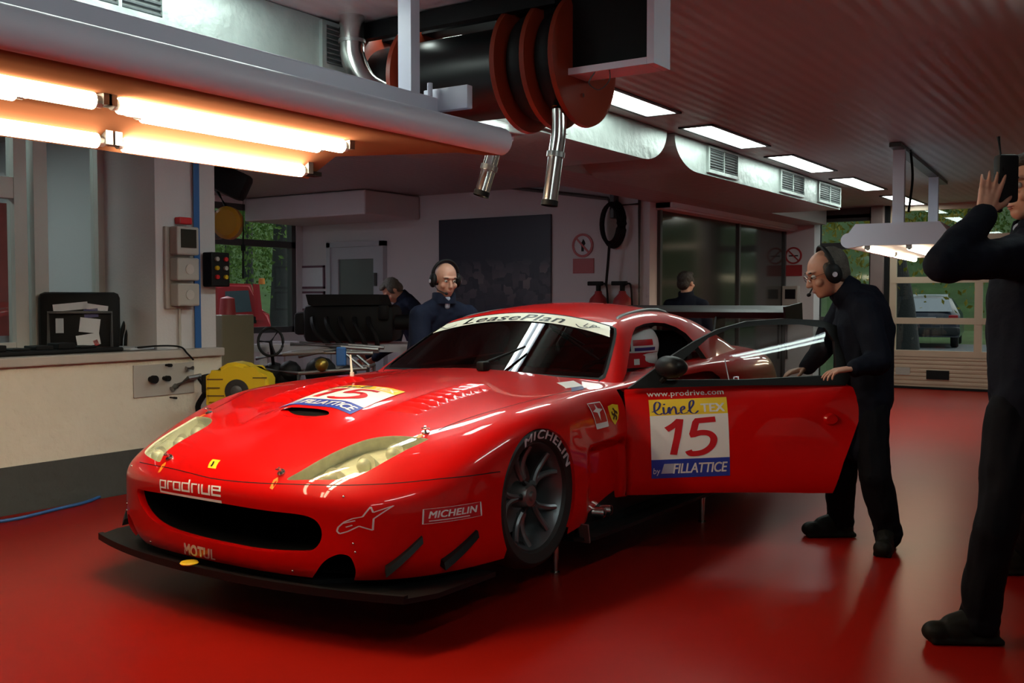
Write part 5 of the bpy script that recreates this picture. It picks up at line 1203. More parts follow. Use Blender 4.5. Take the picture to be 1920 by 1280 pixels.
# ---- cabin
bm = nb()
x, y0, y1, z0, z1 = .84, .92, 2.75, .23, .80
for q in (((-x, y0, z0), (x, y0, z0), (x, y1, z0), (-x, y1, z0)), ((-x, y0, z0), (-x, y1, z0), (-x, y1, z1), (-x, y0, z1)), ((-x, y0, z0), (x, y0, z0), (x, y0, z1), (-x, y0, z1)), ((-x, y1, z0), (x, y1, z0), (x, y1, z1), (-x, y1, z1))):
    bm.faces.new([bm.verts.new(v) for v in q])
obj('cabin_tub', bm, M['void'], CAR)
bm = nb(); prism(bm, [(.95, .62), (.95, .88), (1.02, .915), (1.25, .90), (1.32, .83), (1.30, .62)], lambda x, y, d: (d, x, y), -.74, .74); box(bm, (0, 1.7, .36), (.30, 1.5, .26), None, .04); obj('dashboard', bm, M['black'], CAR, 30)
bm = nb()
prism(bm, smooth([(1.62, .36), (1.66, .44), (2.0, .42), (2.14, .60), (2.24, .90), (2.28, 1.08), (2.34, 1.08), (2.32, .80), (2.22, .50), (2.10, .32), (1.66, .32)], 3), lambda x, y, d: (d, x, y), .22, .62); obj('driver_seat', bm, M['black'], CAR, 40)
bm = nb(); ctr = (.42, 1.50, .80)
tube(bm, [(ctr[0]+.15*math.cos(t), ctr[1]+.045*math.sin(t), ctr[2]+.14*math.sin(t)) for t in np.linspace(0, 2*PI, 28, endpoint=False)], .013, 8, True); tube(bm, [(ctr[0]-.14, ctr[1], ctr[2]), (ctr[0]+.14, ctr[1], ctr[2])], .012, 8); tube(bm, [ctr, (.42, 1.28, .76)], .02, 8); obj('steering_wheel', bm, M['black'], CAR, 40)
bm = nb()
for sd in (1, -1):
    tube(bm, smooth([(sd*.70, 1.05, .84), (sd*.60, 1.40, 1.10), (sd*.52, 1.62, 1.20), (sd*.50, 2.25, 1.215), (sd*.62, 2.36, .95), (sd*.68, 2.40, .40)], 5), .02, 10)
    tube(bm, [(sd*.50, 2.25, 1.20), (sd*.45, 3.0, .92)], .02, 10)
tube(bm, [(-.50, 2.25, 1.215), (.50, 2.25, 1.215)], .02, 10); tube(bm, [(-.50, 2.25, 1.20), (.66, 2.38, .50)], .018, 10); tube(bm, [(.50, 2.25, 1.20), (-.66, 2.38, .50)], .018, 10); tube(bm, [(.68, 1.1, .45), (.67, 2.38, .72)], .018, 10)
obj('roll_cage', bm, M.setdefault('cage', mat('roll_cage_grey', (.10, .105, .11), .4, 0, .1, 12)), CAR, 40)
bm = nb(); tube(bm, [(-.02, .865, .915), (-.02, 1.02, 1.0), (-.02, 1.10, 1.045)], .0, 4) if False else None
# windscreen wiper and aerial at the scuttle
bm.free(); bm = nb()
P0 = S(*sw2pq(.76, .12))[[1, 0, 2]]; tip = GS(1.05, .22)+.02*GN(np.array(1.05), np.array(.22)); tip = tip[[1, 0, 2]]
tube(bm, [P0, P0+[0, .03, .04], tip], [.012, .010, .006], 8); box(bm, P0+[0, .02, .025], (.05, .07, .05), None, .01); obj('wiper_arm', bm, M['black'], CAR, 40)
bm = nb(); pa = px2pq(660, 704); A0 = S(*pa)[[1, 0, 2]]; cyl(bm, A0-[0, 0, .01], A0+[0, 0, .02], .012, n=10); tube(bm, [A0, A0+[-.03, .02, .115]], [.007, .005], 8); obj('aerial', bm, M['cream'], CAR, 40)
# ---- lettering on the skin
def skin(px): return lambda o: on_body(px, None, o)
_hc = [sw2pq(*k) for k in ((-.30,-.235),(-.30,.235),(.07,.235),(.07,-.235))]
_hg = np.array([[sw2pq(s_, w_) for w_ in np.linspace(.0005, .26, 14)] for s_ in np.linspace(-.42, .06, 14)])
def hood(o):
    def f(x, y):
        s_, w_ = HOODS[0]+(HOODS[1]-HOODS[0])*y, -.225+.45*x
        a = (s_+.42)/.48*13; sg = -1.0 if w_ < 0 else 1.0; b = abs(w_)/.26*13; i, j = min(int(a), 12), min(int(b), 12); a -= i; b -= j
        p, q = _hg[i, j]*(1-a)*(1-b)+_hg[i+1, j]*a*(1-b)+_hg[i, j+1]*(1-a)*b+_hg[i+1, j+1]*a*b
        return S(sg*p, q)+o*N_(sg*p, q)
    return f
HOODS = (-.385, -.005)
plate(hood, CAR)
print('HOOD px', [proj(c2w(hood(0)(x, y)))[:2].round(0).tolist() for x, y in ((0,0),(1,0),(1,1),(0,1))])
# prodrive, built from even strokes
pr_l = [[(0,-.32),(0,.62)],[(0,.62),(.55,.62),(.55,0),(0,0)],[(.80,0),(.80,.62)],[(.80,.62),(1.15,.62)],[(1.35,0),(1.35,.62),(1.9,.62),(1.9,0),(1.35,0)],[(2.7,.95),(2.7,0),(2.12,0),(2.12,.62),(2.7,.62)],[(2.95,0),(2.95,.62)],[(2.95,.62),(3.3,.62)],[(3.5,0),(3.5,.62)],[(3.75,.62),(3.75,0),(4.3,0),(4.3,.62)],[(4.52,.34),(5.1,.34),(5.1,.62),(4.52,.62),(4.52,0),(5.1,0)],[(0,-.32),(5.1,-.32)]]
ls = []
for L in pr_l:
    for a, b in zip(L[:-1], L[1:]):
        a = np.array(a, float); b = np.array(b, float); d = (b-a)/np.linalg.norm(b-a)*.06; ls.append(fine([tuple(a-d), tuple(b+d)], 4))
V, Fc = stroke2d(ls, .13); put_text('bumper_lettering', fit01(V), Fc, skin([(302,922),(417,943),(417,905),(302,893)])(.003), M['white'], CAR)
V, Fc = text_mesh('MOTUL', 1, 0, .04, 1.05, .3); put_text('bumper_lettering', fit01(V), Fc, skin([(347,1037),(405,1049),(404,1030),(346,1016)])(.003), M['white'], CAR)
# badge on the nose
bq = skin([(390,877),(405,879),(414,863),(399,861)]); bd = quad('nose_badge', bq(.002), M['yellow'], CAR, nx=3, ny=3)
V, Fc = stroke2d([smooth([(.40,.2),(.5,.45),(.45,.75)])], .18); put_text('badge_emblem', V, Fc, bq(.004), M['blackv'], bd)
# star outline logo
star = [(0,.08),(.02,.20),(.13,.38),(.28,.50),(.46,.56),(.60,.98),(.645,.72),(1.0,.96),(.655,.46),(.645,.06),(.40,.22),(.20,.06),(.05,.0),(0,.08)]
V, Fc = stroke2d([fine(star[i:i+2], 3) for i in range(len(star)-1)]+[fine([(.10,.33),(.33,.42)], 3), fine([(.16,.20),(.28,.26)], 3)], .035)
put_text('star_logo', V, Fc, skin([(632,1000),(738,993),(738,946),(634,950)])(.003), M['pink'], CAR)
# tyre maker's box
f = skin([(766,988),(902,969),(900,939),(768,955)])
mb = quad('tyre_logo_panel', f(.0022), M['redv'], CAR, .19, .985, .13, .93, 14, 4)
V, Fc = stroke2d([fine([(.18,.1),(1,.1),(1,.96),(.18,.96),(.18,.1)], 6)], .022); put_text('tyre_logo_border', V, Fc, f(.003), M['white'], mb)
V, Fc = text_mesh('MICHELIN', 1, .2, .03, 1.05, .15); put_text('tyre_logo_lettering', fit01(V)*[.70, .42]+[.25, .38], Fc, f(.0035), M['white'], mb)
V, Fc = stroke2d([fine([(.26,.24),(.83,.24)], 5)], .05); put_text('tyre_logo_underline', V, Fc, f(.0035), M['white'], mb)
# fender badges
f = skin([(1118,805),(1141,799),(1124,753),(1099,757)])
fb = quad('fender_badge', f(.0022), M['redv'], CAR)
quad('badge_footer', f(.0030), M['white'], fb, .03, .97, .0, .18, 6, 3)
V, Fc = stroke2d([fine([(.03,.02),(.03,.98),(.97,.98),(.97,.02)], 5)], .05); put_text('badge_border', V, Fc, f(.003), M['white'], fb)
st4 = [(.5,.95),(.58,.72),(.9,.66),(.6,.56),(.5,.24),(.42,.56),(.1,.62),(.43,.72)]
put_text('badge_star', np.array(st4+[(.5,.64)]), [(8, i, (i+1) % 8) for i in range(8)], f(.0035), M['white'], fb)
f = skin([(1143,798),(1163,795),(1158,756),(1137,759)])
sh = [(.05,.92),(.5,1.0),(.95,.92),(.92,.5),(.8,.25),(.5,0),(.2,.25),(.08,.5)]
def fan(name, pts, f, m, par): c = np.mean(pts, 0); n = len(pts); return put_text(name, np.array(list(pts)+[tuple(c)]), [(n, i, (i+1) % n) for i in range(n)], f, m, par)
sb = fan('shield_badge', sh, f(.0022), M['yellow'], CAR)
V, Fc = stroke2d([smooth([(.35,.25),(.5,.45),(.55,.62),(.42,.78)]), smooth([(.55,.62),(.72,.55),(.68,.48)]), smooth([(.5,.45),(.65,.35),(.6,.22)]), smooth([(.5,.45),(.32,.5),(.28,.62)])], .11); put_text('shield_emblem', V, Fc, f(.0036), M['blackv'], sb)
# scuttle sticker
f = skin([(1062,737),(1094,730),(1075,714),(1043,718)]); q = quad('scuttle_sticker', f(.002), M['white'], CAR, 0, 1, .45, 1, 6, 4); quad('sticker_footer', f(.002), M['navyv'], q, .3, 1, 0, .45, 6, 4)

# rivets on the bumper corner
for u, v in ((644, 931), (662, 1019), (666, 1035), (549, 1070)):
    p, q = px2pq(u, v)
    for sd in (1, -1):
        c = S(sd*p, q); n = N_(sd*p, q); bm = nb(); ell_m = Matrix.Translation(Vector((c[1], c[0], c[2]))); bmesh.ops.create_icosphere(bm, subdivisions=2, radius=.0055, matrix=ell_m); obj('rivet', bm, M['steel'], CAR, 60)
# ================================================================ people
from mathutils import noise as mnoise
M['skin'] = mat('skin', (0.46, 0.23, 0.16), .5, 0, .06, 10)
M['jacket'] = mat('black_navy_jacket', (0.006, 0.007, 0.013), .75, 0, .2, 14, spec=.08, bump=.15, bscale=30)
M['jacketn'] = mat('navy_jacket', (0.010, 0.013, 0.028), .75, 0, .2, 14, spec=.08, bump=.15, bscale=30)
M['trousers'] = mat('black_trousers', (0.005, 0.005, 0.007), .8, 0, .2, 14, spec=.08, bump=.15, bscale=30)
M['shoe'] = mat('dark_boot', (0.012, 0.011, 0.009), .5, 0, .3, 20, spec=.08)
M['hair'] = mat('dark_hair', (0.020, 0.014, 0.010), .6, 0, .4, 60, bump=.5, bscale=120)
M['hairg'] = mat('greying_hair', (0.07, 0.06, 0.05), .6, 0, .4, 60, bump=.5, bscale=120)
M['eye'] = mat('eye_white', (.5, .48, .45), .2); M['lip'] = mat('lip', (.36, .12, .10), .5)
M['shirt'] = mat('pale_shirt', (.32, .38, .50), .7)
def V3(*a): return Vector(a)
def capsule(bm, a, b, ra, rb, n=12):
    a = Vector(a); b = Vector(b)
    if (b-a).length < 1e-5: return
    cyl(bm, a, b, ra, rb, n)
    for c, r in ((a, ra), (b, rb)): bmesh.ops.create_icosphere(bm, subdivisions=2, radius=r, matrix=Matrix.Translation(c))
def ell(bm, c, r, rot=None):
    m = Matrix.Translation(Vector(c)) @ (rot.to_4x4() if rot is not None else Matrix()) @ Matrix.Diagonal((*r, 1))
    bmesh.ops.create_icosphere(bm, subdivisions=3, radius=1, matrix=m)
def blob(name, prims, voxel, m, parent, sm=4, wr=0.0, seed=0, base=Vector((0, 0, 0)), wfreq=9):
    bm = nb()
    for p in prims:
        if p[0] == 'c': capsule(bm, *p[1:])
        elif p[0] == 'e': ell(bm, *p[1:])
        elif p[0] == 'b': box(bm, *p[1:])
    me = bpy.data.meshes.new('tmp'); bm.to_mesh(me); bm.free(); o = bpy.data.objects.new('tmp', me); COL.objects.link(o)
    md = o.modifiers.new('r', 'REMESH'); md.mode = 'VOXEL'; md.voxel_size = voxel
    s = o.modifiers.new('s', 'SMOOTH'); s.factor = .5; s.iterations = sm
    dg = bpy.context.evaluated_depsgraph_get(); dg.update(); out = bpy.data.meshes.new_from_object(o.evaluated_get(dg)); bpy.data.objects.remove(o); bpy.data.meshes.remove(me)
    if wr > 0:
        A = arrays(out); Nn = np.empty(len(A)*3); out.vertices.foreach_get('normal', Nn); Nn = Nn.reshape(-1, 3)
        d = np.array([mnoise.noise(Vector((x*wfreq+seed, y*wfreq, z*wfreq*.7)))+.5*mnoise.noise(Vector((x*wfreq*2.3, y*wfreq*2.3+seed, z*wfreq*1.3))) for x, y, z in A])
        A = A+Nn*(d*wr)[:, None]; out.vertices.foreach_set('co', A.ravel())
    out.transform(Matrix.Translation(-base)); out.shade_smooth(); return obj(name, out, m, parent)
def hand(w, d, pn, side, curl=.5, spread=.12, thumb=.6, s=1.0):
    """wrist, finger direction, palm normal (out of the palm), side=+1 when the thumb lies towards d x pn"""
    d = Vector(d).normalized(); pn = Vector(pn); pn = (pn-d*pn.dot(d)).normalized(); t = d.cross(pn).normalized()*side
    P = []; K = w+d*.088*s
    for o in (-.026, -.009, .009, .026): P.append(('c', w+t*o*.7*s+d*.01*s, K+t*o*s*1.05, .0135*s, .0115*s))
    P.append(('e', w+d*.05*s, (.030*s, .044*s, .014*s), Matrix((t, d, pn)).transposed()))
    L = ((.030, .072), (.010, .080), (-.010, .074), (-.029, .058))
    for k, (o, ln) in enumerate(L):
        a = K+t*o*s; ang = 0.0; dd = (d+t*spread*(1.2-.8*k)).normalized(); axis_d, axis_n = dd, pn
        for j, fr in enumerate((.45, .31, .24)):
            ang += curl*(.75+.12*k)*(1.0 if j else .7); v = axis_d*math.cos(ang)+axis_n*math.sin(ang); b = a+v*ln*fr*s
            P.append(('c', a, b, (.0088-.0012*j)*s, (.0078-.0012*j)*s)); a = b
    a = w+t*.024*s+d*.022*s; td = (t*.75+d*.65+pn*thumb*.5).normalized(); b = a+td*.045*s; P.append(('c', a, b, .0125*s, .0100*s))
    td2 = (td*.7+d*.5+pn*thumb*.45).normalized(); c = b+td2*.034*s; P.append(('c', b, c, .0100*s, .0085*s)); P.append(('c', c, c+(td2*.9+d*.2).normalized()*.024*s, .0085*s, .0070*s))
    return P
def headprims(c, f, up, s=1.0):
    f = Vector(f).normalized(); up = Vector(up); up = (up-f*up.dot(f)).normalized(); r = f.cross(up); Rm = Matrix((r, f, up)).transposed()
    P = lambda x, y, z: Vector(c)+(r*x+f*y+up*z)*s
    L = [('e', P(0, -.012, .028), (.075*s, .094*s, .088*s), Rm), ('e', P(0, .022, -.045), (.058*s, .066*s, .072*s), Rm), ('e', P(0, .052, -.088), (.034*s, .030*s, .026*s), Rm),
         ('c', P(0, .082, .012), P(0, .104, -.030), .010*s, .013*s), ('e', P(0, .096, -.033), (.017*s, .012*s, .010*s), Rm),
         ('e', P(0, .070, .030), (.055*s, .022*s, .012*s), Rm), ('e', P(0, .078, -.062), (.024*s, .014*s, .007*s), Rm), ('e', P(0, .076, -.074), (.022*s, .012*s, .007*s), Rm)]
    for sx in (-1, 1): L += [('e', P(sx*.042, .058, -.030), (.022*s, .022*s, .022*s), Rm), ('e', P(sx*.076, -.008, -.010), (.010*s, .020*s, .032*s), Rm)]
    return L, P, Rm
def person(name, label, J, f, hf, opts, group=None):
    """J: world joints; f: body facing; hf: (head facing, head up)"""
    vx = opts.get('voxel', .007); jm = M[opts.get('jacket', 'jacket')]; s = opts.get('hs', 1.0)
    J = {k: Vector(v) for k, v in J.items()}; base = Vector((J['pelvis'].x, J['pelvis'].y, 0)) if 'base' not in opts else Vector(opts['base'])
    root = thing(name, label, 'person', tuple(base), 0, group)
    f = Vector(f).normalized(); hl, HP, Rm = headprims(J['head'], hf[0], hf[1], s)
    up = (J['chest']-J['pelvis']).normalized(); side = (J['shL']-J['shR']).normalized(); ff = side.cross(up).normalized(); TR = Matrix((side, ff, up)).transposed()
    # --- skin: one continuous body
    B = list(hl)+[('c', J['neck'], HP(0, -.02, -.06), .058, .052), ('e', J['chest'], (.15, .10, .17), TR), ('e', (J['chest']+J['pelvis'])/2, (.13, .09, .15), TR), ('e', J['pelvis'], (.145, .10, .12), TR), ('c', J['chest']+up*.08, J['neck'], .09, .06)]
    for k in 'LR':
        B += [('c', J['chest']+up*.12, J['sh'+k], .06, .05), ('c', J['sh'+k], J['el'+k], .046, .038), ('c', J['el'+k], J['wr'+k], .038, .026), ('c', J['hip'+k], J['kn'+k], .078, .052), ('c', J['kn'+k], J['an'+k], .050, .036), ('c', J['an'+k], J['an'+k]+(J['toe'+k]-J['an'+k])*.35-V3(0,0,.02), .034, .026), ('c', J['hip'+k], J['pelvis'], .08, .09)]
        if 'hand'+k in opts: d_, pn_, sd_, cu_ = opts['hand'+k]; B += hand(J['wr'+k], d_, pn_, sd_, cu_)
        else: B += hand(J['wr'+k], J['wr'+k]-J['el'+k], side*(1 if k == 'R' else -1), 1 if k == 'L' else 1, .5)
    body = blob('body', B, opts.get('bvoxel', vx*.75), M['skin'], root, 2, base=base)
    # --- jacket
    hem = opts.get('hem', .16)
    A = [('e', J['chest'], (.205, .145, .20), TR), ('e', (J['chest']+J['pelvis'])/2, (.19, .145, .20), TR), ('e', J['pelvis'], (.19, .15, .15), TR), ('c', J['chest']+up*.10, J['neck']-up*.01, .12, .085)]
    A += [('c', J['pelvis']+side*o, J['chest']+side*o, .142, .145) for o in (-.05, .05)]
    dn = Vector((0, 0, -1)); mid = (J['hipL']+J['hipR'])/2
    for o in (-1, 1): A += [('c', J['pelvis']+side*o*.08, mid+side*o*.085+dn*hem, .125, .115)]
    A += [('c', J['pelvis'], mid+dn*hem, .13, .12)]
    for k in 'LR':
        w_ = J['wr'+k]-(J['wr'+k]-J['el'+k]).normalized()*.015
        A += [('c', J['chest']+up*.08, J['sh'+k], .10, .078), ('c', J['neck']-up*.02, J['sh'+k], .062, .066), ('c', J['sh'+k], J['el'+k], .080, .066), ('c', J['el'+k], w_, .066, .048)]
    blob('jacket', A, vx, jm, root, 5, .011, 3, base)
    c = J['neck']+up*.0; bm = nb()
    hd = (HP(0, -.02, -.06)-J['neck']).normalized(); ring = []
    cx, cy, _ = frame_of(hd); fwd = f-hd*f.dot(hd); fwd.normalize(); sd_ = hd.cross(fwd)
    for i in range(28):
        a = 2*PI*i/28; e_ = sd_*math.cos(a)*.082+fwd*math.sin(a)*.080; open_ = max(0, math.sin(a))**8
        ring.append([c+e_*1.08-hd*.02-base, c+e_*1.02+hd*(.055-.05*open_)-base, c+e_*.90+hd*(.06-.05*open_)-base, c+e_*.88-hd*.01-base])
    vs = [[bm.verts.new(p) for p in r] for r in ring]
    for i in range(28):
        for k in range(3): bm.faces.new((vs[i][k], vs[(i+1) % 28][k], vs[(i+1) % 28][k+1], vs[i][k+1]))
    obj('collar', bm, jm, root, 60)
    bm = nb(); capsule(bm, c+fwd*.055-hd*.04-base, c+fwd*.062+hd*.012-base, .020, .022); obj('shirt_collar', bm, M['shirt'], root, 60)
    # --- trousers
    Tp = [('e', J['pelvis'], (.165, .125, .13), TR)]
    for k in 'LR':
        cuff = J['an'+k]+(J['an'+k]-J['kn'+k]).normalized()*.03
        Tp += [('c', J['pelvis'], J['hip'+k], .115, .105), ('c', J['hip'+k], J['kn'+k], .105, .078), ('c', J['kn'+k], cuff, .080, .072), ('c', cuff, cuff+V3(0, 0, .02), .080, .076)]
    blob('trousers', Tp, vx, M['trousers'], root, 4, .012, 8, base)
    # --- boots
    for k in 'LR':
        an, to = J['an'+k], J['toe'+k]; d = to-an; d.z = 0; d.normalize(); sd = V3(-d.y, d.x, 0); Rb = Matrix((sd, d, V3(0, 0, 1))).transposed()
        z0 = min(an.z, to.z)-.06 if 'flat' not in opts else 0.0; z0 = opts.get('solez', {}).get(k, 0.0)
        h0 = V3(an.x, an.y, z0)-d*.035
        L = [('e', h0+d*.02+V3(0, 0, .045), (.045, .060, .050), Rb), ('c', an-d*.01+V3(0, 0, .03), h0+d*.02+V3(0, 0, .05), .058, .050), ('e', h0+d*.12+V3(0, 0, .048), (.046, .09, .050), Rb), ('e', h0+d*.195+V3(0, 0, .042), (.048, .055, .042), Rb),
             ('c', h0+d*.05+V3(0, 0, .095), h0+d*.14+V3(0, 0, .070), .046, .040), ('b', tuple(h0+d*.09+V3(0, 0, .014)), (.09, .27, .024), Rb, .008)]
        bt = blob('boot', L, .006, M['shoe'], root, 2, base=base)
        bm = nb()
        for i in range(4):
            q = h0+d*(.075+.022*i)+V3(0, 0, .119-.012*i); tube(bm, [q-sd*.03-base-V3(0, 0, .012), q-base, q+sd*.03-base-V3(0, 0, .012)], .0035, 6)
        obj('laces', bm, M['dframe'], bt, 40)
    # --- face and hair
    bm = nb()
    if opts.get('face', True):
        for sx in (-1, 1): bmesh.ops.create_icosphere(bm, subdivisions=2, radius=.012*s, matrix=Matrix.Translation(HP(sx*.031, .073, .006)-base))
        obj('eyes', bm, M['eye'], body, 60); bm = nb()
        for sx in (-1, 1): bmesh.ops.create_icosphere(bm, subdivisions=2, radius=.0065*s, matrix=Matrix.Translation(HP(sx*.031, .081, .005)-base)); tube(bm, [HP(sx*x, .087-.35*(x-.03)**2*20, .028+.004*math.sin((x-.01)*60))-base for x in (.012, .025, .038, .05)], .004*s, 6)
        obj('pupils_and_brows', bm, M['hair'], body, 60); bm = nb()
        ell(bm, HP(0, .0885, -.066)-base, (.021*s, .005*s, .0035*s), Rm); ell(bm, HP(0, .0865, -.0735)-base, (.018*s, .005*s, .0035*s), Rm); obj('lips', bm, M['lip'], body, 60)
    else: bm.free()
    if opts.get('hair'):
        hm = M[opts['hair']]; bald = opts.get('bald', False)
        if bald == 'receding': H = [('e', HP(0, -.046, .036), (.081*s, .082*s, .086*s), Rm), ('e', HP(0, -.062, -.012), (.074*s, .058*s, .070*s), Rm)]+[('e', HP(sx*.064, .0, .01), (.018*s, .028*s, .05*s), Rm) for sx in (-1, 1)]
        elif bald: H = [('e', HP(sx*.048, -.045, .0), (.036*s, .062*s, .05*s), Rm) for sx in (-1, 1)]+[('e', HP(0, -.085, -.01), (.055*s, .035*s, .05*s), Rm)]
        else: H = [('e', HP(0, -.030, .040), (.083*s, .094*s, .090*s), Rm), ('e', HP(0, -.062, -.012), (.074*s, .058*s, .070*s), Rm), ('e', HP(0, .035, .095), (.060*s, .045*s, .030*s), Rm)]+[('e', HP(sx*.066, .005, .02), (.018*s, .035*s, .05*s), Rm) for sx in (-1, 1)]
        blob('hair', H, .006, hm, root, 2, .004, 5, base, 40)
    if opts.get('headset'):
        hs = thing_part('headset', root)
        bm = nb(); tube(bm, [HP(.098*math.cos(a), -.02, .03+.105*math.sin(a))-base for a in np.linspace(.0, PI, 22)], [.011]*22, 8); obj('headband', bm, M['black'], hs, 50)
        for sx in (-1, 1):
            bm = nb(); ell(bm, HP(sx*.094, -.010, -.008)-base, (.026*s, .042*s, .052*s), Rm); obj('ear_cup', bm, M['black'], hs, 60)
            bm = nb(); q = HP(sx*.121, -.006, -.012); cyl(bm, HP(sx*.112, -.006, -.012)-base, q-base, .014, .013, 16); obj('cup_cap', bm, M['grey'], hs, 40)
        bm = nb(); tube(bm, [HP(*p)-base for p in ((.10, .02, -.03), (.085, .07, -.06), (.04, .105, -.075))], .004, 6); ell(bm, HP(.035, .108, -.076)-base, (.012, .012, .010), Rm); obj('microphone_boom', bm, M['black'], hs, 50)
    if opts.get('glasses'):
        bm = nb()
        for sx in (-1, 1): tube(bm, [HP(sx*(.034+.021*math.cos(a)), .096-.0*abs(math.cos(a)), .004+.016*math.sin(a))-base for a in np.linspace(0, 2*PI, 20, endpoint=False)], .0018, 5, True); tube(bm, [HP(sx*.055, .094, .008)-base, HP(sx*.079, .02, .008)-base, HP(sx*.082, -.01, .002)-base], .0018, 5)
        tube(bm, [HP(-.013, .096, .008)-base, HP(.013, .096, .008)-base], .0018, 5); obj('glasses', bm, M['steel'], root, 50)
    return root, HP, base
def thing_part(name, parent): o = bpy.data.objects.new(name, None); COL.objects.link(o); o.parent = parent; o.empty_display_size = .05; return o
PX = lambda u, v, d: at_d(u, v, d)
Rv = Vector(_R); Fv = Vector(_f0)         # image right, away from the camera (both level)
def gr(u, v): p = at_z(u, v, 0.0); return p
# 1 --- man at the door
a1 = gr(1575, 1005); b1 = gr(1662, 1030)
person('person', 'stooping man in dark jacket and headset resting a hand on the open car door', dict(
    pelvis=PX(1617, 745, 5.38), chest=PX(1618, 608, 5.36), neck=PX(1588, 548, 5.34), head=PX(1548, 512, 5.34),
    shL=PX(1622, 582, 5.20), elL=PX(1648, 678, 5.10), wrL=PX(1600, 690, 5.02), shR=PX(1586, 578, 5.55), elR=PX(1540, 655, 5.62), wrR=PX(1512, 690, 5.58),
    hipL=PX(1630, 765, 5.28), knL=PX(1640, 890, 5.20), anL=(b1[0], b1[1], .11), toeL=tuple(b1+np.array([.02, -.16, .04])),
    hipR=PX(1598, 765, 5.46), knR=PX(1578, 882, 5.44), anR=(a1[0], a1[1], .11), toeR=tuple(a1+np.array([-.14, -.10, .04]))),
    -Rv, (-Rv*.93+V3(0, 0, -.36), V3(0, 0, 1)-Rv*.4), dict(voxel=.007, bvoxel=.0045, hair='hairg', bald='receding', headset=True, glasses=True, hs=1.04, hem=.19,
    handL=(-Rv*.9+V3(0, 0, -.12)-Fv*.1, V3(0, 0, -1)-Rv*.15, -1, .42), handR=(-Rv*.8+V3(0, 0, -.2), V3(0, 0, -1), 1, .5)))
# 2 --- man in the right foreground
a2 = gr(1836, 1205); b2 = gr(1930, 1075)
p2, HP2, base2 = person('person', 'tall man in black seen from the side at right edge, hand on headset', dict(
    pelvis=PX(1932, 735, 3.80), chest=PX(1932, 545, 3.82), neck=PX(1940, 440, 3.84), head=PX(1940, 352, 3.84),
    shL=PX(1905, 482, 3.64), elL=PX(1768, 492, 3.52), wrL=PX(1846, 402, 3.60), shR=PX(1945, 482, 4.02), elR=PX(1900, 610, 4.1), wrR=PX(1935, 700, 3.98),
    hipL=PX(1905, 770, 3.74), knL=PX(1868, 985, 3.72), anL=(a2[0], a2[1], .12), toeL=tuple(a2+np.array([-.15, -.09, .04])),
    hipR=PX(1950, 770, 3.92), knR=PX(1940, 930, 4.15), anR=(b2[0], b2[1], .12), toeR=tuple(b2+np.array([-.14, -.10, .04]))),
    -Rv, (-Rv, V3(0, 0, 1)), dict(voxel=.008, bvoxel=.0045, hair='hair', headset=True, hs=1.06, hem=.06,
    handL=(V3(0, 0, 1)+Rv*.22, Fv+Rv*.3, -1, .22)))
rd = thing_part('radio', p2); bm = nb(); q = Vector(PX(1886, 335, 3.62))-base2
box(bm, tuple(q), (.075, .05, .17), (0, 0, R_(35)), .012); obj('radio_body', bm, M['black'], rd, 40)
bm = nb(); tube(bm, [Vector(PX(1880, 320, 3.6))-base2, Vector(PX(1872, 256, 3.6))-base2], [.008, .006], 8); obj('antenna', bm, M['black'], rd, 40)
# 3 --- bald man behind the windscreen
def stander(u, v, d, lean=(0, 0), drop=0.0, fc=None, w=.185, down=False):
    """joints of someone standing with the head centre at pixel (u, v)"""
    h = Vector(PX(u, v, d)); f = Vector(fc).normalized(); s = V3(-f.y, f.x, 0)*1.0; s = f.cross(V3(0, 0, 1)); L = -s; fw = Vector((lean[0], lean[1], 0))
    g = Vector((h.x, h.y, 0))-fw; n = h-V3(0, 0, .15)-fw*.12; pel = g+V3(0, 0, .93-drop); ch = pel+(n-pel)*.62
    J = dict(head=h, neck=n, chest=ch, pelvis=pel)
    for k, sg in (('L', 1), ('R', -1)):
        sd = L*sg; J['sh'+k] = n-V3(0, 0, .105)+sd*w; J['el'+k] = J['sh'+k]+V3(0, 0, -.27)+sd*.04+f*.06; J['wr'+k] = J['el'+k]+(V3(0, 0, -.25)+f*.02 if down else V3(0, 0, -.15)+f*.20-sd*.03)
        J['hip'+k] = pel+sd*.09-V3(0, 0, .04); J['an'+k] = g+sd*.13+V3(0, 0, .11); J['kn'+k] = (J['hip'+k]+J['an'+k])/2+f*(.04+drop*.5); J['toe'+k] = g+sd*.14+f*.16+V3(0, 0, .04)
    return J
fc3 = -Fv*.85+Rv*.45
person('person', 'balding man in navy jacket and headset behind the windscreen, looking down', stander(836, 524, 7.2, tuple((Vector(fc3)*.30)[:2]), .06, fc3, down=True),
    fc3, (fc3+V3(0, 0, -.25), V3(0, 0, 1)), dict(voxel=.009, bvoxel=.006, jacket='jacketn', hair='hair', bald=True, headset=True, hs=1.0))
# 4 --- man bent over the engine
fc4 = -Rv*.9-Fv*.3
J4 = stander(735, 545, 10.3, tuple((Vector(fc4)*.34)[:2]), .05, fc4); J4['neck'] = J4['head']-V3(0, 0, .08)-Vector(fc4)*.12; J4['chest'] = J4['pelvis']+(J4['neck']-J4['pelvis'])*.66
person('person', 'dark haired man bent forward over the black engine', J4, fc4, (Vector(fc4)*.7+V3(0, 0, -.75), V3(0, 0, .7)+Vector(fc4)*.7), dict(voxel=.010, bvoxel=.008, jacket='jacketn', hair='hairg', hs=1.0))
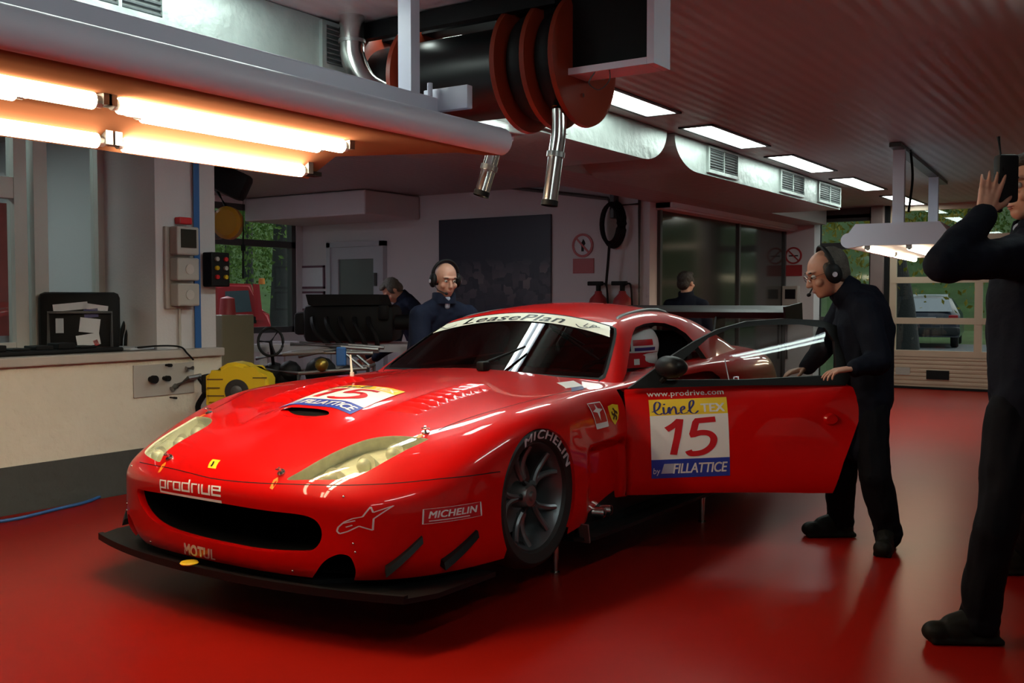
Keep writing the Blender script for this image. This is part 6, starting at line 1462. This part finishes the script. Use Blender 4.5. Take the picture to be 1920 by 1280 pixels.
# 5 --- man with his back to us by the partition
fc5 = Fv*.8+Rv*.45
person('person', 'dark haired man in black standing by the dark glass partition, back turned', stander(1287, 530, 11.0, (0, 0), .05, fc5), fc5, (Vector(fc5)+Rv*.3, V3(0, 0, 1)), dict(voxel=.010, bvoxel=.008, hair='hair', face=False, hs=1.0))
# 6 --- driver
hd = np.array([XC+.46, S0+1.90, 1.005])
J6 = dict(head=hd, neck=hd+[0, .05, -.17], chest=hd+[0, .12, -.32], pelvis=hd+[0, -.05, -.58])
for k, sg in (('L', 1), ('R', -1)):
    J6['sh'+k] = hd+[sg*.18, .08, -.24]; J6['el'+k] = hd+[sg*.22, -.16, -.36]; J6['wr'+k] = hd+[sg*.13, -.37, -.24]
    J6['hip'+k] = hd+[sg*.09, -.08, -.60]; J6['kn'+k] = hd+[sg*.12, -.50, -.50]; J6['an'+k] = hd+[sg*.10, -.84, -.62]; J6['toe'+k] = hd+[sg*.10, -.94, -.50]
p6, HP6, b6 = person('person', 'driver in white and red helmet seated in the car', J6, (0, -1, 0), ((-.75, -.65, -.05), (0, 0, 1)), dict(voxel=.010, bvoxel=.008, face=False, hem=-.05, solez={'L': .37, 'R': .37}))
M['suit'] = M['trousers']
_, HPh, Rh = headprims(hd, (-.75, -.65, -.05), (0, 0, 1), 1.0)
H = [('e', HPh(0, -.005, .02), (.128, .152, .145), Rh), ('e', HPh(0, .055, -.07), (.098, .090, .075), Rh), ('e', HPh(0, -.02, -.06), (.115, .125, .08), Rh)]
hm = blob('helmet', H, .008, M['white'], p6, 6, base=b6)
for nm, zc, zr, m_, ang in (('helmet_visor', .03, .040, 'tint', (20, 160)), ('helmet_red_band', -.065, .045, 'redv', (-60, 240)), ('helmet_red_wedge', .040, .018, 'redv', (165, 215)), ('helmet_blue_label', .0, .010, 'navyv', (168, 222)), ('helmet_white_patch', -.075, .018, 'white', (172, 186))):
    bm = nb(); rows = []
    for dz in np.linspace(-zr, zr, 7):
        z = zc+dz; q = []
        for a in np.linspace(R_(ang[0]), R_(ang[1]), 30):
            z_ = (z-.02)/.140; k = math.sqrt(max(.05, 1-z_*z_)); x, y = .127*k*math.cos(a), -.005+.152*k*math.sin(a)
            if z < -.03: x, y = .118*math.cos(a)*(1-.4*max(0, -.06-z)), .012+.138*math.sin(a)
            q.append(bm.verts.new(HPh(x*1.02, y*1.02, z)-b6))
        rows.append(q)
    for i in range(6):
        for j in range(29): bm.faces.new((rows[i][j], rows[i][j+1], rows[i+1][j+1], rows[i+1][j]))
    obj(nm, bm, M['blackv'] if m_ == 'tint' else M[m_], hm, 60)
